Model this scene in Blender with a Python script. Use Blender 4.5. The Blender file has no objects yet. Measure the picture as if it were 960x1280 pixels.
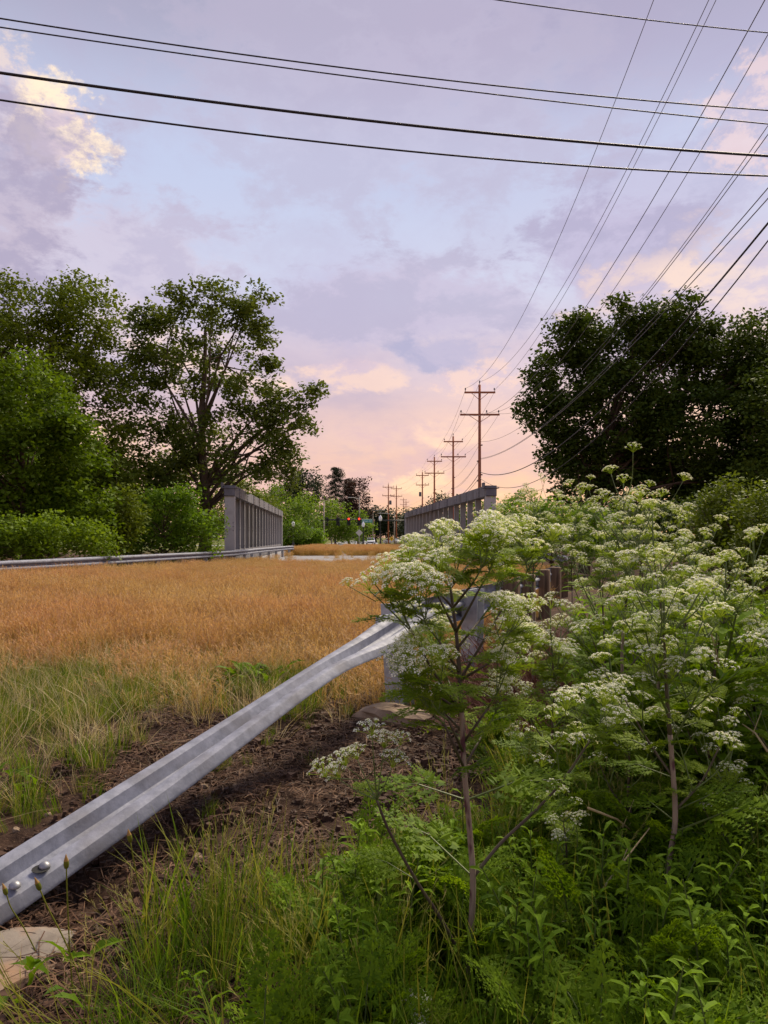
import bpy, math, random
import numpy as np
from mathutils import Vector, Matrix, Euler, Quaternion

# ------------------------------------------------------------------ camera, sky, sun, exposure
scene = bpy.context.scene
COL = scene.collection
F = 924.0; CX = 480.0; HY = 672.0; EYE = 1.5       # photograph pixels (960x1280), horizon row, eye height

cam_d = bpy.data.cameras.new('camera'); cam = bpy.data.objects.new('camera', cam_d); COL.objects.link(cam)
cam_d.sensor_fit = 'VERTICAL'; cam_d.sensor_height = 36.0; cam_d.lens = F / 1280 * 36.0
cam_d.shift_y = (HY - 640) / 1280
cam_d.clip_start = 0.05; cam_d.clip_end = 5000
cam.location = (0, 0, EYE); cam.rotation_euler = (math.pi / 2, 0, 0)
scene.camera = cam

SUN_AZ = math.radians(32)      # clockwise from +Y (to the right of the view direction)
SUN_EL = math.radians(46)
sun_d = bpy.data.lights.new('sun', 'SUN'); sun = bpy.data.objects.new('sun', sun_d); COL.objects.link(sun)
sun_d.energy = 4.4; sun_d.angle = math.radians(22); sun_d.color = (1.0, 0.86, 0.64)
sdir = Vector((math.sin(SUN_AZ) * math.cos(SUN_EL), math.cos(SUN_AZ) * math.cos(SUN_EL), math.sin(SUN_EL)))
sun.rotation_euler = sdir.to_track_quat('Z', 'Y').to_euler()
sun.location = (20, 20, 40)

vs = scene.view_settings
vs.view_transform = 'Standard'; vs.look = 'None'; vs.exposure = 0.5; vs.gamma = 1.0; vs.use_curve_mapping = False
try:
    scene.cycles.max_bounces = 6; scene.cycles.transparent_max_bounces = 4
except Exception: pass

def build_world():
    w = bpy.data.worlds.new('World'); scene.world = w; w.use_nodes = True
    nt = w.node_tree; N = nt.nodes; L = nt.links; N.clear()
    def n(t, **k):
        o = N.new(t)
        for a, b in k.items(): setattr(o, a, b)
        return o
    def math_(op, a, b=None, c=None, clamp=False):
        m = n('ShaderNodeMath', operation=op); m.use_clamp = clamp
        for i, v in enumerate((a, b, c)):
            if v is None: continue
            if isinstance(v, (int, float)): m.inputs[i].default_value = v
            else: L.new(v, m.inputs[i])
        return m.outputs[0]
    def mix(f, a, b):
        m = n('ShaderNodeMix', data_type='RGBA')
        for sock, v in ((m.inputs[0], f), (m.inputs[6], a), (m.inputs[7], b)):
            if isinstance(v, (int, float)): sock.default_value = v
            elif isinstance(v, tuple): sock.default_value = (*v, 1)
            else: L.new(v, sock)
        return m.outputs[2]
    def ramp(f, stops, interp='EASE'):
        r = n('ShaderNodeValToRGB'); r.color_ramp.interpolation = interp
        e = r.color_ramp.elements
        while len(e) > 1: e.remove(e[-1])
        for i, (p, c) in enumerate(stops):
            x = e[0] if i == 0 else e.new(p)
            x.position = p; x.color = (*c, 1) if len(c) == 3 else c
        L.new(f, r.inputs[0]); return r.outputs[0]
    def sm(v, a, b):
        m = n('ShaderNodeMapRange', interpolation_type='SMOOTHSTEP')
        L.new(v, m.inputs[0]); m.inputs[1].default_value = a; m.inputs[2].default_value = b
        return m.outputs[0]
    tc = n('ShaderNodeTexCoord'); sx = n('ShaderNodeSeparateXYZ'); L.new(tc.outputs['Generated'], sx.inputs[0])
    X, Y, Z = sx.outputs
    zc = math_('MAXIMUM', Z, 0.0)
    den = math_('ADD', zc, 0.13)
    px = math_('DIVIDE', X, den); py = math_('DIVIDE', Y, den)
    cp = n('ShaderNodeCombineXYZ'); L.new(px, cp.inputs[0]); L.new(py, cp.inputs[1])
    def noise(vec, scale, detail, rough, off=(0, 0, 0), sc=(1, 1, 1), dist=0.0):
        mp = n('ShaderNodeMapping'); mp.inputs['Location'].default_value = off; mp.inputs['Scale'].default_value = sc
        L.new(vec, mp.inputs[0])
        t = n('ShaderNodeTexNoise'); t.inputs['Scale'].default_value = scale; t.inputs['Detail'].default_value = detail
        t.inputs['Roughness'].default_value = rough; t.inputs['Distortion'].default_value = dist
        L.new(mp.outputs[0], t.inputs['Vector']); return t.outputs[0]
    # clear air behind the clouds: Nishita low sun plus the evening gradient
    sky = n('ShaderNodeTexSky', sky_type='NISHITA'); sky.sun_disc = False
    sky.sun_elevation = math.radians(6); sky.sun_rotation = SUN_AZ; sky.air_density = 1.2; sky.dust_density = 1.5
    grad = ramp(zc, [(0.0, (.84, .50, .28)), (0.07, (.84, .52, .37)), (0.15, (.76, .52, .48)), (0.23, (.62, .51, .60)),
                     (0.32, (.56, .58, .74)), (0.45, (.50, .55, .74)), (0.58, (.37, .36, .49)), (1.0, (.31, .32, .45))])
    hs = n('ShaderNodeVectorMath', operation='SCALE'); L.new(sky.outputs[0], hs.inputs[0]); hs.inputs[3].default_value = 0.08
    base = mix(0.12, grad, hs.outputs[0])
    # broad lavender cloud sheets
    c1 = noise(cp.outputs[0], 0.55, 9, .56, off=(3.1, 1.7, 0), sc=(1.0, .8, 1), dist=.35)
    m1 = sm(c1, .44, .66)
    band = math_('ADD', math_('MULTIPLY', sm(zc, .44, .56), .75), math_('MULTIPLY', math_('SUBTRACT', 1.0, sm(zc, .22, .36)), .62))
    f1 = math_('MULTIPLY', m1, math_('ADD', band, .22), clamp=True)
    shade = ramp(zc, [(0, (.80, .46, .36)), (.1, (.66, .44, .42)), (.2, (.42, .36, .47)), (.35, (.40, .36, .52)), (.6, (.37, .33, .47)), (1, (.34, .32, .46))])
    c = mix(f1, base, shade)
    # lumpy shading inside the sheets
    c2 = noise(cp.outputs[0], 1.9, 8, .62, off=(7.3, 4.4, 0), sc=(1.0, .55, 1), dist=.2)
    m2 = math_('MULTIPLY', sm(c2, .5, .68), math_('MULTIPLY', math_('SUBTRACT', 1.0, sm(zc, .26, .42)), .85))
    c = mix(math_('MULTIPLY', m2, .8), c, ramp(zc, [(0, (.86, .50, .36)), (.12, (.62, .42, .46)), (.22, (.44, .40, .56)), (1, (.46, .42, .58))]))
    # fine mottling of the whole deck
    c2b = noise(cp.outputs[0], 4.2, 7, .62, off=(17.3, 2.4, 0), sc=(1.0, .6, 1), dist=.2)
    c = mix(math_('MULTIPLY', sm(c2b, .48, .70), .22), c, (.40, .34, .47))
    # sun-lit edges, low in the sky
    c3 = noise(cp.outputs[0], 1.5, 9, .62, off=(12.2, 9.1, 0), sc=(1.0, .5, 1), dist=.25)
    m3 = math_('MULTIPLY', sm(c3, .53, .68), math_('MULTIPLY', math_('SUBTRACT', 1.0, sm(zc, .24, .38)), .75))
    c = mix(m3, c, ramp(zc, [(0, (1.0, .66, .36)), (.15, (1.0, .68, .46)), (.3, (.98, .72, .58)), (1, (.9, .7, .6))]))
    # a few towering clouds catching the low sun: directions in the sky
    cn = noise(tc.outputs['Generated'], 11.0, 12, .66, off=(1.3, 0.2, 5.5), sc=(1, 1, 1.9), dist=.15)
    cnf = noise(tc.outputs['Generated'], 27.0, 12, .66, off=(4.3, 2.2, 1.5), sc=(1, 1, 1.5), dist=.15)
    def lobe(d, r, lit, dark, k=1.0, sq=1.0):
        nonlocal c
        cn_ = cnf if r < .075 else cn
        v = Vector(d).normalized()
        dp = n('ShaderNodeVectorMath', operation='DISTANCE')
        ms = n('ShaderNodeVectorMath', operation='MULTIPLY'); L.new(tc.outputs['Generated'], ms.inputs[0]); ms.inputs[1].default_value = (1, 1, sq)
        L.new(ms.outputs[0], dp.inputs[0]); dp.inputs[1].default_value = (v.x, v.y, v.z * sq)
        dist = math_('ADD', dp.outputs['Value'], math_('MULTIPLY', math_('SUBTRACT', cn_, .5), r * 2.6))
        m = math_('MULTIPLY', math_('SUBTRACT', 1.0, sm(dist, r * .58, r * 1.06)), k)
        cn2 = sm(cn_, .44, .58)
        col = mix(cn2, lit, dark)
        c = mix(m, c, col)
    lobe((-.42, 1, .37), .24, (.45, .40, .52), (.54, .48, .58), .7, 2.6)
    lobe((-.55, 1, .60), .07, (.80, .62, .52), (.60, .48, .52), .6)
    lobe((-.44, 1, .548), .052, (.92, .74, .54), (.60, .48, .53), .9)
    lobe((-.57, 1, .47), .15, (.36, .32, .44), (.46, .40, .50), .85, 1.3)
    lobe((-.475, 1, .525), .036, (.36, .32, .44), (.44, .38, .48), .85)
    lobe((.05, 1, .315), .22, (.42, .39, .52), (.49, .44, .57), .8, 3.2)
    lobe((.31, 1, .385), .13, (.38, .35, .49), (.45, .41, .56), .85, 1.7)
    lobe((.33, 1, .335), .10, (.82, .62, .53), (.54, .45, .55), .6, 2.4)
    lobe((.50, 1, .33), .12, (.84, .64, .53), (.58, .48, .56), .6, 1.3)
    lobe((.38, 1, .46), .15, (.40, .37, .52), (.46, .42, .57), .5, 2.4)
    lobe((.50, 1, .575), .06, (.78, .58, .56), (.48, .42, .54), .6)
    lobe((-.04, 1, .222), .08, (.88, .62, .48), (.62, .48, .54), .6, 2.8)
    lobe((.12, 1, .215), .07, (.86, .60, .48), (.62, .48, .54), .55, 2.8)
    lobe((.085, 1, .25), .09, (.38, .37, .52), (.44, .41, .55), .85, 3.0)
    lobe((.0, 1, .60), .30, (.43, .39, .51), (.47, .43, .55), .5, 2.2)
    bg = n('ShaderNodeBackground'); L.new(c, bg.inputs[0]); bg.inputs[1].default_value = 0.9
    out = n('ShaderNodeOutputWorld'); L.new(bg.outputs[0], out.inputs[0])
build_world()

# ------------------------------------------------------------------ helpers
R = math.radians
rng = random.Random(11)

def P(px, py, Y):
    return Vector(((px - CX) / F * Y, Y, EYE - (py - HY) / F * Y))

def ss(x, a, b):
    t = np.clip((np.asarray(x, float) - a) / (b - a), 0, 1); return t * t * (3 - 2 * t)

RX = np.array([0.0, 2.95, 6.4, 7.8, 9.5, 28.0, 34.0, 41.0, 60.0, 85.0])
RXX = np.array([-2.95, -1.53, 0.14, 0.85, 1.45, 7.0, 7.1, 5.4, 4.2, 2.6])
def railx(y): return np.interp(y, RX, RXX)

def gz(x, y):
    x = np.asarray(x, float); y = np.asarray(y, float)
    d = x - railx(y)
    z = -1.0 * ss(d, .7, 6) * ss(y, 3.8, 9) * (1 - ss(y, 60, 90))
    z = z + .12 * ss(-x, 5, 9) * (1 - ss(-x, 10.5, 11.5)) * (1 - ss(y, 50, 60))
    z = z - .9 * ss(-x, 11.2, 16) * (1 - ss(y, 70, 100))
    z = z - 4.5 * ss(y, 43.5, 52) * (1 - ss(y, 72, 81))
    near = (1 - ss(y, 9, 14))
    z = z + near * (.018 * np.sin(3.1 * x + 1.3 * y) + .014 * np.sin(5.7 * y - 2.2 * x + 1) + .010 * np.sin(9.1 * x + 7.3 * y)
                    + .007 * np.sin(17 * x - 13 * y) + .005 * np.sin(29 * x + 23 * y) + .005 * np.sin(37 * y - 21 * x))
    # scour under the turned-down rail end
    z = z - .07 * np.exp(-(((x + 1.25) / .35) ** 2 + ((y - 3.05) / .3) ** 2))
    return z

class MB:
    def __init__(s): s.v = []; s.f = []; s.m = []; s.r = []
    def quad(s, a, b, c, d, mi=0, r=0.0):
        i = len(s.v); s.v += [tuple(a), tuple(b), tuple(c), tuple(d)]; s.f.append((i, i + 1, i + 2, i + 3)); s.m.append(mi); s.r.append(r)
    def tri(s, a, b, c, mi=0, r=0.0):
        i = len(s.v); s.v += [tuple(a), tuple(b), tuple(c)]; s.f.append((i, i + 1, i + 2)); s.m.append(mi); s.r.append(r)
    def poly(s, pts, mi=0, r=0.0):
        i = len(s.v); s.v += [tuple(p) for p in pts]; s.f.append(tuple(range(i, i + len(pts)))); s.m.append(mi); s.r.append(r)
    def box(s, c, size, rot=None, mi=0, r=0.0, bev=0.0):
        c = Vector(c); hx, hy, hz = size[0] / 2, size[1] / 2, size[2] / 2
        q = rot if rot is not None else Matrix.Identity(3)
        i = len(s.v)
        if bev <= 0:
            for sx in (-1, 1):
                for sy in (-1, 1):
                    for sz in (-1, 1):
                        s.v.append(tuple(c + q @ Vector((sx * hx, sy * hy, sz * hz))))
            for f in ((0, 1, 3, 2), (4, 6, 7, 5), (0, 4, 5, 1), (2, 3, 7, 6), (0, 2, 6, 4), (1, 5, 7, 3)):
                s.f.append(tuple(i + k for k in f)); s.m.append(mi); s.r.append(r)
        else:
            b = bev
            ring = [(-hx + b, -hy), (hx - b, -hy), (hx, -hy + b), (hx, hy - b), (hx - b, hy), (-hx + b, hy), (-hx, hy - b), (-hx, -hy + b)]
            for z, k in ((-hz, 1 - b / max(hx, hy)), (-hz + b, 1), (hz - b, 1), (hz, 1 - b / max(hx, hy))):
                for (x, y) in ring: s.v.append(tuple(c + q @ Vector((x * k, y * k, z))))
            for l in range(3):
                for k in range(8):
                    a = i + l * 8 + k; b2 = i + l * 8 + (k + 1) % 8
                    s.f.append((a, b2, b2 + 8, a + 8)); s.m.append(mi); s.r.append(r)
            s.f.append(tuple(i + k for k in reversed(range(8)))); s.f.append(tuple(i + 24 + k for k in range(8)))
            s.m += [mi, mi]; s.r += [r, r]
    def tube(s, pts, rads, n=6, mi=0, r=0.0, cap=True):
        pts = [Vector(p) for p in pts]
        if not hasattr(rads, '__len__'): rads = [rads] * len(pts)
        i0 = len(s.v); up = None
        for k, p in enumerate(pts):
            t = (pts[min(k + 1, len(pts) - 1)] - pts[max(k - 1, 0)])
            if t.length < 1e-9: t = Vector((0, 0, 1))
            t.normalize()
            if up is None:
                up = t.orthogonal().normalized()
            up = (up - t * up.dot(t))
            if up.length < 1e-6: up = t.orthogonal()
            up.normalize(); sd = t.cross(up)
            for j in range(n):
                a = 2 * math.pi * j / n
                s.v.append(tuple(p + (up * math.cos(a) + sd * math.sin(a)) * rads[k]))
        for k in range(len(pts) - 1):
            for j in range(n):
                a = i0 + k * n + j; b = i0 + k * n + (j + 1) % n
                s.f.append((a, b, b + n, a + n)); s.m.append(mi); s.r.append(r)
        if cap:
            s.f.append(tuple(i0 + j for j in reversed(range(n)))); s.m.append(mi); s.r.append(r)
            e = i0 + (len(pts) - 1) * n
            s.f.append(tuple(e + j for j in range(n))); s.m.append(mi); s.r.append(r)
    def lathe(s, prof, n=16, mi=0, at=(0, 0, 0), mis=None):
        i0 = len(s.v); at = Vector(at)
        for (rr, z) in prof:
            for j in range(n):
                a = 2 * math.pi * j / n; s.v.append((at.x + rr * math.cos(a), at.y + rr * math.sin(a), at.z + z))
        for k in range(len(prof) - 1):
            for j in range(n):
                a = i0 + k * n + j; b = i0 + k * n + (j + 1) % n
                s.f.append((a, b, b + n, a + n)); s.m.append(mis[k] if mis else mi); s.r.append(0.0)
        s.f.append(tuple(i0 + j for j in reversed(range(n)))); e = i0 + (len(prof) - 1) * n
        s.f.append(tuple(e + j for j in range(n))); s.m += [mi, mi]; s.r += [0, 0]
    def mesh(s, name, mats, smooth=False):
        me = bpy.data.meshes.new(name); me.from_pydata(s.v, [], s.f)
        for m in (mats if isinstance(mats, (list, tuple)) else [mats]): me.materials.append(m)
        me.polygons.foreach_set('material_index', np.array(s.m, dtype=np.int32))
        at = me.attributes.new('rnd', 'FLOAT', 'FACE'); at.data.foreach_set('value', np.array(s.r, dtype=np.float32))
        if smooth: me.polygons.foreach_set('use_smooth', np.ones(len(s.f), dtype=bool))
        me.update(); return me
    def build(s, name, mats, parent=None, smooth=False, loc=None):
        return link(name, s.mesh(name, mats, smooth), parent, loc)

def link(name, data, parent=None, loc=None):
    o = bpy.data.objects.new(name, data); COL.objects.link(o)
    if parent is not None: o.parent = parent
    if loc is not None: o.location = loc
    return o
def tag(o, label=None, cat=None, group=None, kind=None):
    if label: o['label'] = label
    if cat: o['category'] = cat
    if group: o['group'] = group
    if kind: o['kind'] = kind
    return o
def thing(name, loc, label, cat, group=None, rz=0):
    o = link(name, None, None, loc); o.rotation_euler.z = rz; o.empty_display_size = .1
    return tag(o, label, cat, group)
def smooth_all(o):
    o.data.polygons.foreach_set('use_smooth', np.ones(len(o.data.polygons), dtype=bool)); return o

# ------------------------------------------------------------------ materials
def new_mat(name):
    m = bpy.data.materials.new(name); m.use_nodes = True
    nt = m.node_tree; b = nt.nodes['Principled BSDF']; return m, nt, b

def surf(name, c1, c2, rough=.7, metal=0.0, scale=4.0, detail=6, bump=0.0, bscale=30, spec=.4, c3=None, s3=1.0, f3=(.55, .7), stretch=(1, 1, 1), world=False, rough2=None):
    m, nt, b = new_mat(name); N, L = nt.nodes, nt.links
    if world:
        g = N.new('ShaderNodeNewGeometry'); src = g.outputs['Position']
    else:
        tc = N.new('ShaderNodeTexCoord'); src = tc.outputs['Object']
    mp = N.new('ShaderNodeMapping'); mp.inputs['Scale'].default_value = stretch; L.new(src, mp.inputs[0])
    t = N.new('ShaderNodeTexNoise'); t.inputs['Scale'].default_value = scale; t.inputs['Detail'].default_value = detail; t.inputs['Roughness'].default_value = .62
    L.new(mp.outputs[0], t.inputs[0])
    r = N.new('ShaderNodeMapRange'); L.new(t.outputs[0], r.inputs[0]); r.inputs[1].default_value = .32; r.inputs[2].default_value = .68
    mx = N.new('ShaderNodeMix'); mx.data_type = 'RGBA'; L.new(r.outputs[0], mx.inputs[0])
    mx.inputs[6].default_value = (*c1, 1); mx.inputs[7].default_value = (*c2, 1); col = mx.outputs[2]
    if c3:
        t3 = N.new('ShaderNodeTexNoise'); t3.inputs['Scale'].default_value = s3; t3.inputs['Detail'].default_value = 7; L.new(mp.outputs[0], t3.inputs[0])
        r3 = N.new('ShaderNodeMapRange'); L.new(t3.outputs[0], r3.inputs[0]); r3.inputs[1].default_value = f3[0]; r3.inputs[2].default_value = f3[1]
        m3 = N.new('ShaderNodeMix'); m3.data_type = 'RGBA'; L.new(r3.outputs[0], m3.inputs[0]); L.new(col, m3.inputs[6]); m3.inputs[7].default_value = (*c3, 1); col = m3.outputs[2]
    L.new(col, b.inputs['Base Color'])
    b.inputs['Roughness'].default_value = rough; b.inputs['Metallic'].default_value = metal
    b.inputs['Specular IOR Level'].default_value = spec
    if rough2 is not None:
        rr = N.new('ShaderNodeMapRange'); L.new(t.outputs[0], rr.inputs[0]); rr.inputs[1].default_value = .3; rr.inputs[2].default_value = .7
        rr.inputs[3].default_value = rough; rr.inputs[4].default_value = rough2; L.new(rr.outputs[0], b.inputs['Roughness'])
    if bump > 0:
        tb = N.new('ShaderNodeTexNoise'); tb.inputs['Scale'].default_value = bscale; tb.inputs['Detail'].default_value = 6; L.new(mp.outputs[0], tb.inputs[0])
        bp = N.new('ShaderNodeBump'); bp.inputs['Strength'].default_value = 1.0; bp.inputs['Distance'].default_value = bump
        L.new(tb.outputs[0], bp.inputs['Height']); L.new(bp.outputs[0], b.inputs['Normal'])
    return m

def leaf_mat(name, c1, c2, transl=.35, rough=.6, spec=.13, obj=.35, tint=1.25, patch=None, pscale=.35):
    m, nt, b = new_mat(name); N, L = nt.nodes, nt.links
    a = N.new('ShaderNodeAttribute'); a.attribute_name = 'rnd'
    oi = N.new('ShaderNodeObjectInfo')
    mm = N.new('ShaderNodeMath'); mm.operation = 'MULTIPLY_ADD'; L.new(oi.outputs['Random'], mm.inputs[0]); mm.inputs[1].default_value = obj
    ml = N.new('ShaderNodeMath'); ml.operation = 'MULTIPLY'; L.new(a.outputs['Fac'], ml.inputs[0]); ml.inputs[1].default_value = 1 - obj
    L.new(ml.outputs[0], mm.inputs[2])
    mx = N.new('ShaderNodeMix'); mx.data_type = 'RGBA'; L.new(mm.outputs[0], mx.inputs[0])
    mx.inputs[6].default_value = (*c1, 1); mx.inputs[7].default_value = (*c2, 1); col = mx.outputs[2]
    if patch:
        g = N.new('ShaderNodeNewGeometry'); t = N.new('ShaderNodeTexNoise'); t.inputs['Scale'].default_value = pscale; t.inputs['Detail'].default_value = 3
        L.new(g.outputs['Position'], t.inputs[0])
        r = N.new('ShaderNodeMapRange'); L.new(t.outputs[0], r.inputs[0]); r.inputs[1].default_value = .42; r.inputs[2].default_value = .64; r.inputs[4].default_value = .8
        m3 = N.new('ShaderNodeMix'); m3.data_type = 'RGBA'; L.new(r.outputs[0], m3.inputs[0]); L.new(col, m3.inputs[6]); m3.inputs[7].default_value = (*patch, 1); col = m3.outputs[2]
    L.new(col, b.inputs['Base Color']); b.inputs['Roughness'].default_value = rough; b.inputs['Specular IOR Level'].default_value = spec
    tr = N.new('ShaderNodeBsdfTranslucent')
    sc = N.new('ShaderNodeMix'); sc.data_type = 'RGBA'; sc.blend_type = 'MULTIPLY'; sc.inputs[0].default_value = 1; L.new(col, sc.inputs[6]); sc.inputs[7].default_value = (tint * 1.05, tint, tint * .6, 1)
    L.new(sc.outputs[2], tr.inputs[0])
    ms = N.new('ShaderNodeMixShader'); ms.inputs[0].default_value = transl
    out = N['Material Output']; L.new(b.outputs[0], ms.inputs[1]); L.new(tr.outputs[0], ms.inputs[2]); L.new(ms.outputs[0], out.inputs[0])
    return m

def emit_mat(name, col, s):
    m, nt, b = new_mat(name); b.inputs['Base Color'].default_value = (*col, 1)
    b.inputs['Emission Color'].default_value = (*col, 1); b.inputs['Emission Strength'].default_value = s; return m

M = {}
M['galv'] = surf('galvanised_steel', (.155, .165, .21), (.27, .28, .345), .68, .05, 14, 9, .0012, 60, .25, c3=(.13, .125, .14), s3=3.4, f3=(.52, .76), rough2=.56)
M['galv_post'] = surf('galvanised_post', (.30, .32, .36), (.46, .48, .53), .6, .35, 7, 8, .001, 50, .4, c3=(.24, .23, .23), s3=5, f3=(.58, .75))
M['bolt'] = surf('bolt_steel', (.18, .18, .2), (.34, .34, .37), .5, .6, 30)
M['hole'] = surf('slot_dark', (.012, .012, .014), (.03, .03, .03), .9)
M['wood_post'] = surf('weathered_post', (.10, .062, .038), (.21, .145, .095), .85, 0, 3, 8, .004, 14, .2, c3=(.06, .045, .03), s3=2, stretch=(6, 6, .6))
M['pole_wood'] = surf('creosote_pole', (.30, .095, .05), (.43, .165, .09), .85, 0, 2, 6, .003, 20, .2, stretch=(5, 5, .4))
M['pole_grey'] = surf('grey_pole', (.26, .22, .18), (.38, .33, .28), .85, 0, 2, 6, stretch=(5, 5, .4))
M['porcelain'] = surf('insulator', (.10, .09, .10), (.16, .14, .15), .35)
M['wire'] = surf('wire_black', (.012, .011, .014), (.03, .025, .03), .6)
M['wire_d'] = surf('wire_weathered', (.05, .045, .05), (.10, .09, .095), .4)
M['girder'] = surf('girder_paint', (.10, .10, .12), (.19, .19, .22), .65, .15, 1.4, 9, .002, 30, .4, c3=(.07, .06, .065), s3=.9, f3=(.5, .7), stretch=(1, 1, .5))
M['girder_lt'] = surf('girder_grey', (.25, .245, .25), (.36, .35, .36), .65, .1, 1.1, 9, .002, 30, .4, c3=(.17, .15, .15), s3=1.1, f3=(.55, .75), stretch=(1, 1, .5))
M['girder_end'] = surf('end_plate_paint', (.36, .355, .35), (.46, .45, .445), .65, .05, 1.6, 9, .001, 30, .4, c3=(.27, .25, .24), s3=1.2, f3=(.55, .75))
M['asphalt'] = surf('cracked_asphalt', (.16, .155, .165), (.34, .33, .35), .95, 0, 6, 9, .006, 40, .2, c3=(.14, .10, .06), s3=.7, f3=(.55, .7), world=True)
M['road'] = surf('road_asphalt', (.18, .18, .19), (.24, .24, .25), .9, 0, 1.2, 6, world=True)
M['concrete'] = surf('bridge_concrete', (.28, .26, .24), (.40, .38, .35), .9, 0, 2, 8, .004, 20)
M['stone'] = surf('tan_stone', (.20, .14, .09), (.36, .27, .19), .85, 0, 7, 9, .006, 22, .25, c3=(.13, .09, .065), s3=5, f3=(.52, .7))
M['slab'] = surf('grey_slab', (.14, .115, .095), (.24, .205, .175), .85, 0, 5, 9, .008, 14, .25, c3=(.25, .15, .09), s3=4, f3=(.5, .68))
M['iron'] = surf('black_iron', (.012, .013, .014), (.025, .026, .027), .5)
M['alu'] = surf('sign_back', (.42, .40, .38), (.55, .53, .5), .5, .3, 5)
M['globe'] = surf('lamp_globe', (.75, .76, .78), (.85, .86, .87), .35)
M['teal'] = surf('teal_sign', (.015, .20, .20), (.02, .25, .24), .5)
M['white'] = surf('white_paint', (.72, .72, .72), (.82, .82, .82), .5)
M['yellow'] = surf('yellow_sign', (.80, .45, .02), (.88, .52, .03), .5)
M['redlamp'] = emit_mat('red_signal_lamp', (1.0, .05, .02), 2.2)
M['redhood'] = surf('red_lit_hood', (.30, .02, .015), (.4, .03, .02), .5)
M['carpaint'] = surf('car_white', (.70, .71, .73), (.78, .79, .8), .3, spec=.6)
M['carglass'] = surf('car_glass', (.02, .025, .03), (.035, .04, .045), .12, spec=.6)
M['tyre'] = surf('tyre_rubber', (.015, .015, .015), (.03, .03, .03), .85)
M['rim'] = surf('wheel_rim', (.4, .4, .42), (.5, .5, .52), .35, .7)
M['carlamp'] = surf('car_lamp', (.75, .75, .75), (.85, .85, .85), .2)
M['bark'] = surf('bark', (.06, .042, .03), (.12, .09, .065), .9, 0, 3, 7, .01, 12, .15, stretch=(4, 4, .7))
M['bark_pale'] = surf('bark_pale', (.13, .105, .08), (.26, .22, .18), .9, 0, 3, 7, .006, 12, .15, stretch=(3, 3, .8))
# foliage
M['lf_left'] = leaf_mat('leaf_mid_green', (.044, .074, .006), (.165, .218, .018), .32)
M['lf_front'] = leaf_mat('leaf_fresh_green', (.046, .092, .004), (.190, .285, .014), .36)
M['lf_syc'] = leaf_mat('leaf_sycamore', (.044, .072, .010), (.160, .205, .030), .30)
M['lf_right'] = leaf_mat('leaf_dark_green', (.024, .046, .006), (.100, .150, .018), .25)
M['lf_bush'] = leaf_mat('leaf_bush_green', (.065, .140, .007), (.20, .32, .024), .4)
M['lf_far'] = leaf_mat('leaf_far_green', (.060, .118, .010), (.17, .265, .024), .38)
M['lf_fardark'] = leaf_mat('leaf_far_dark', (.022, .036, .018), (.05, .068, .030), .2)
M['needle'] = leaf_mat('needle_dark', (.012, .020, .012), (.032, .042, .020), .1)
M['lf_copper'] = leaf_mat('leaf_copper', (.03, .014, .012), (.065, .030, .022), .2)
M['hleaf'] = leaf_mat('hemlock_leaf', (.055, .120, .003), (.195, .300, .010), .42)
M['hleaf_l'] = leaf_mat('hemlock_leaf_light', (.13, .215, .010), (.27, .36, .028), .42)
M['ray'] = leaf_mat('umbel_ray', (.22, .34, .030), (.38, .47, .06), .42)
M['flower'] = leaf_mat('umbel_flower', (.80, .80, .62), (.92, .92, .84), .35, tint=1.0, obj=.2)
M['hstem_lo'] = surf('hemlock_stem_low', (.19, .125, .10), (.31, .24, .18), .6, 0, 12, 6, .001, 60, .35, c3=(.09, .03, .04), s3=22, f3=(.56, .64), stretch=(2, 2, .4))
M['hstem_mid'] = surf('hemlock_stem_mid', (.06, .035, .035), (.10, .085, .045), .55, 0, 12, 6, 0, 60, .35, stretch=(2, 2, .4))
M['hstem_up'] = surf('hemlock_stem_up', (.07, .10, .025), (.13, .18, .045), .55, 0, 10)
M['seed'] = leaf_mat('seed_head_rust', (.33, .19, .080), (.66, .47, .25), .35, obj=.4, tint=1.1, patch=(.50, .265, .15), pscale=.35)
M['straw'] = leaf_mat('straw_gold', (.34, .20, .065), (.56, .38, .16), .35, obj=.4, tint=1.1)
M['strawpale'] = leaf_mat('straw_pale', (.36, .28, .15), (.58, .48, .30), .35, obj=.4, tint=1.0)
M['seedgreen'] = leaf_mat('seed_head_green', (.24, .24, .06), (.42, .38, .15), .35, obj=.4, tint=1.1)
M['blade'] = leaf_mat('grass_blade', (.050, .110, .005), (.18, .27, .016), .4, obj=.4)
M['blade_d'] = leaf_mat('grass_blade_deep', (.026, .068, .004), (.110, .180, .012), .36, obj=.35)
M['blade_ol'] = leaf_mat('grass_blade_olive', (.13, .15, .018), (.25, .25, .04), .4, obj=.4)
M['weed'] = leaf_mat('weed_leaf', (.040, .092, .003), (.215, .350, .012), .40, obj=.45)
M['weed2'] = leaf_mat('weed_leaf_light', (.080, .165, .005), (.21, .34, .016), .40, obj=.4)
M['weedstem'] = leaf_mat('weed_stem', (.06, .09, .02), (.12, .15, .04), .1)
M['litter'] = leaf_mat('dead_litter', (.060, .028, .018), (.25, .145, .085), .1, obj=.25, tint=1.0)
M['litter_d'] = leaf_mat('dead_litter_dark', (.030, .016, .011), (.085, .046, .030), .05, obj=.3, tint=1.0)
M['redstem'] = leaf_mat('dead_red_stem', (.12, .045, .032), (.27, .135, .095), .1, obj=.3, tint=1.0)

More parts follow.
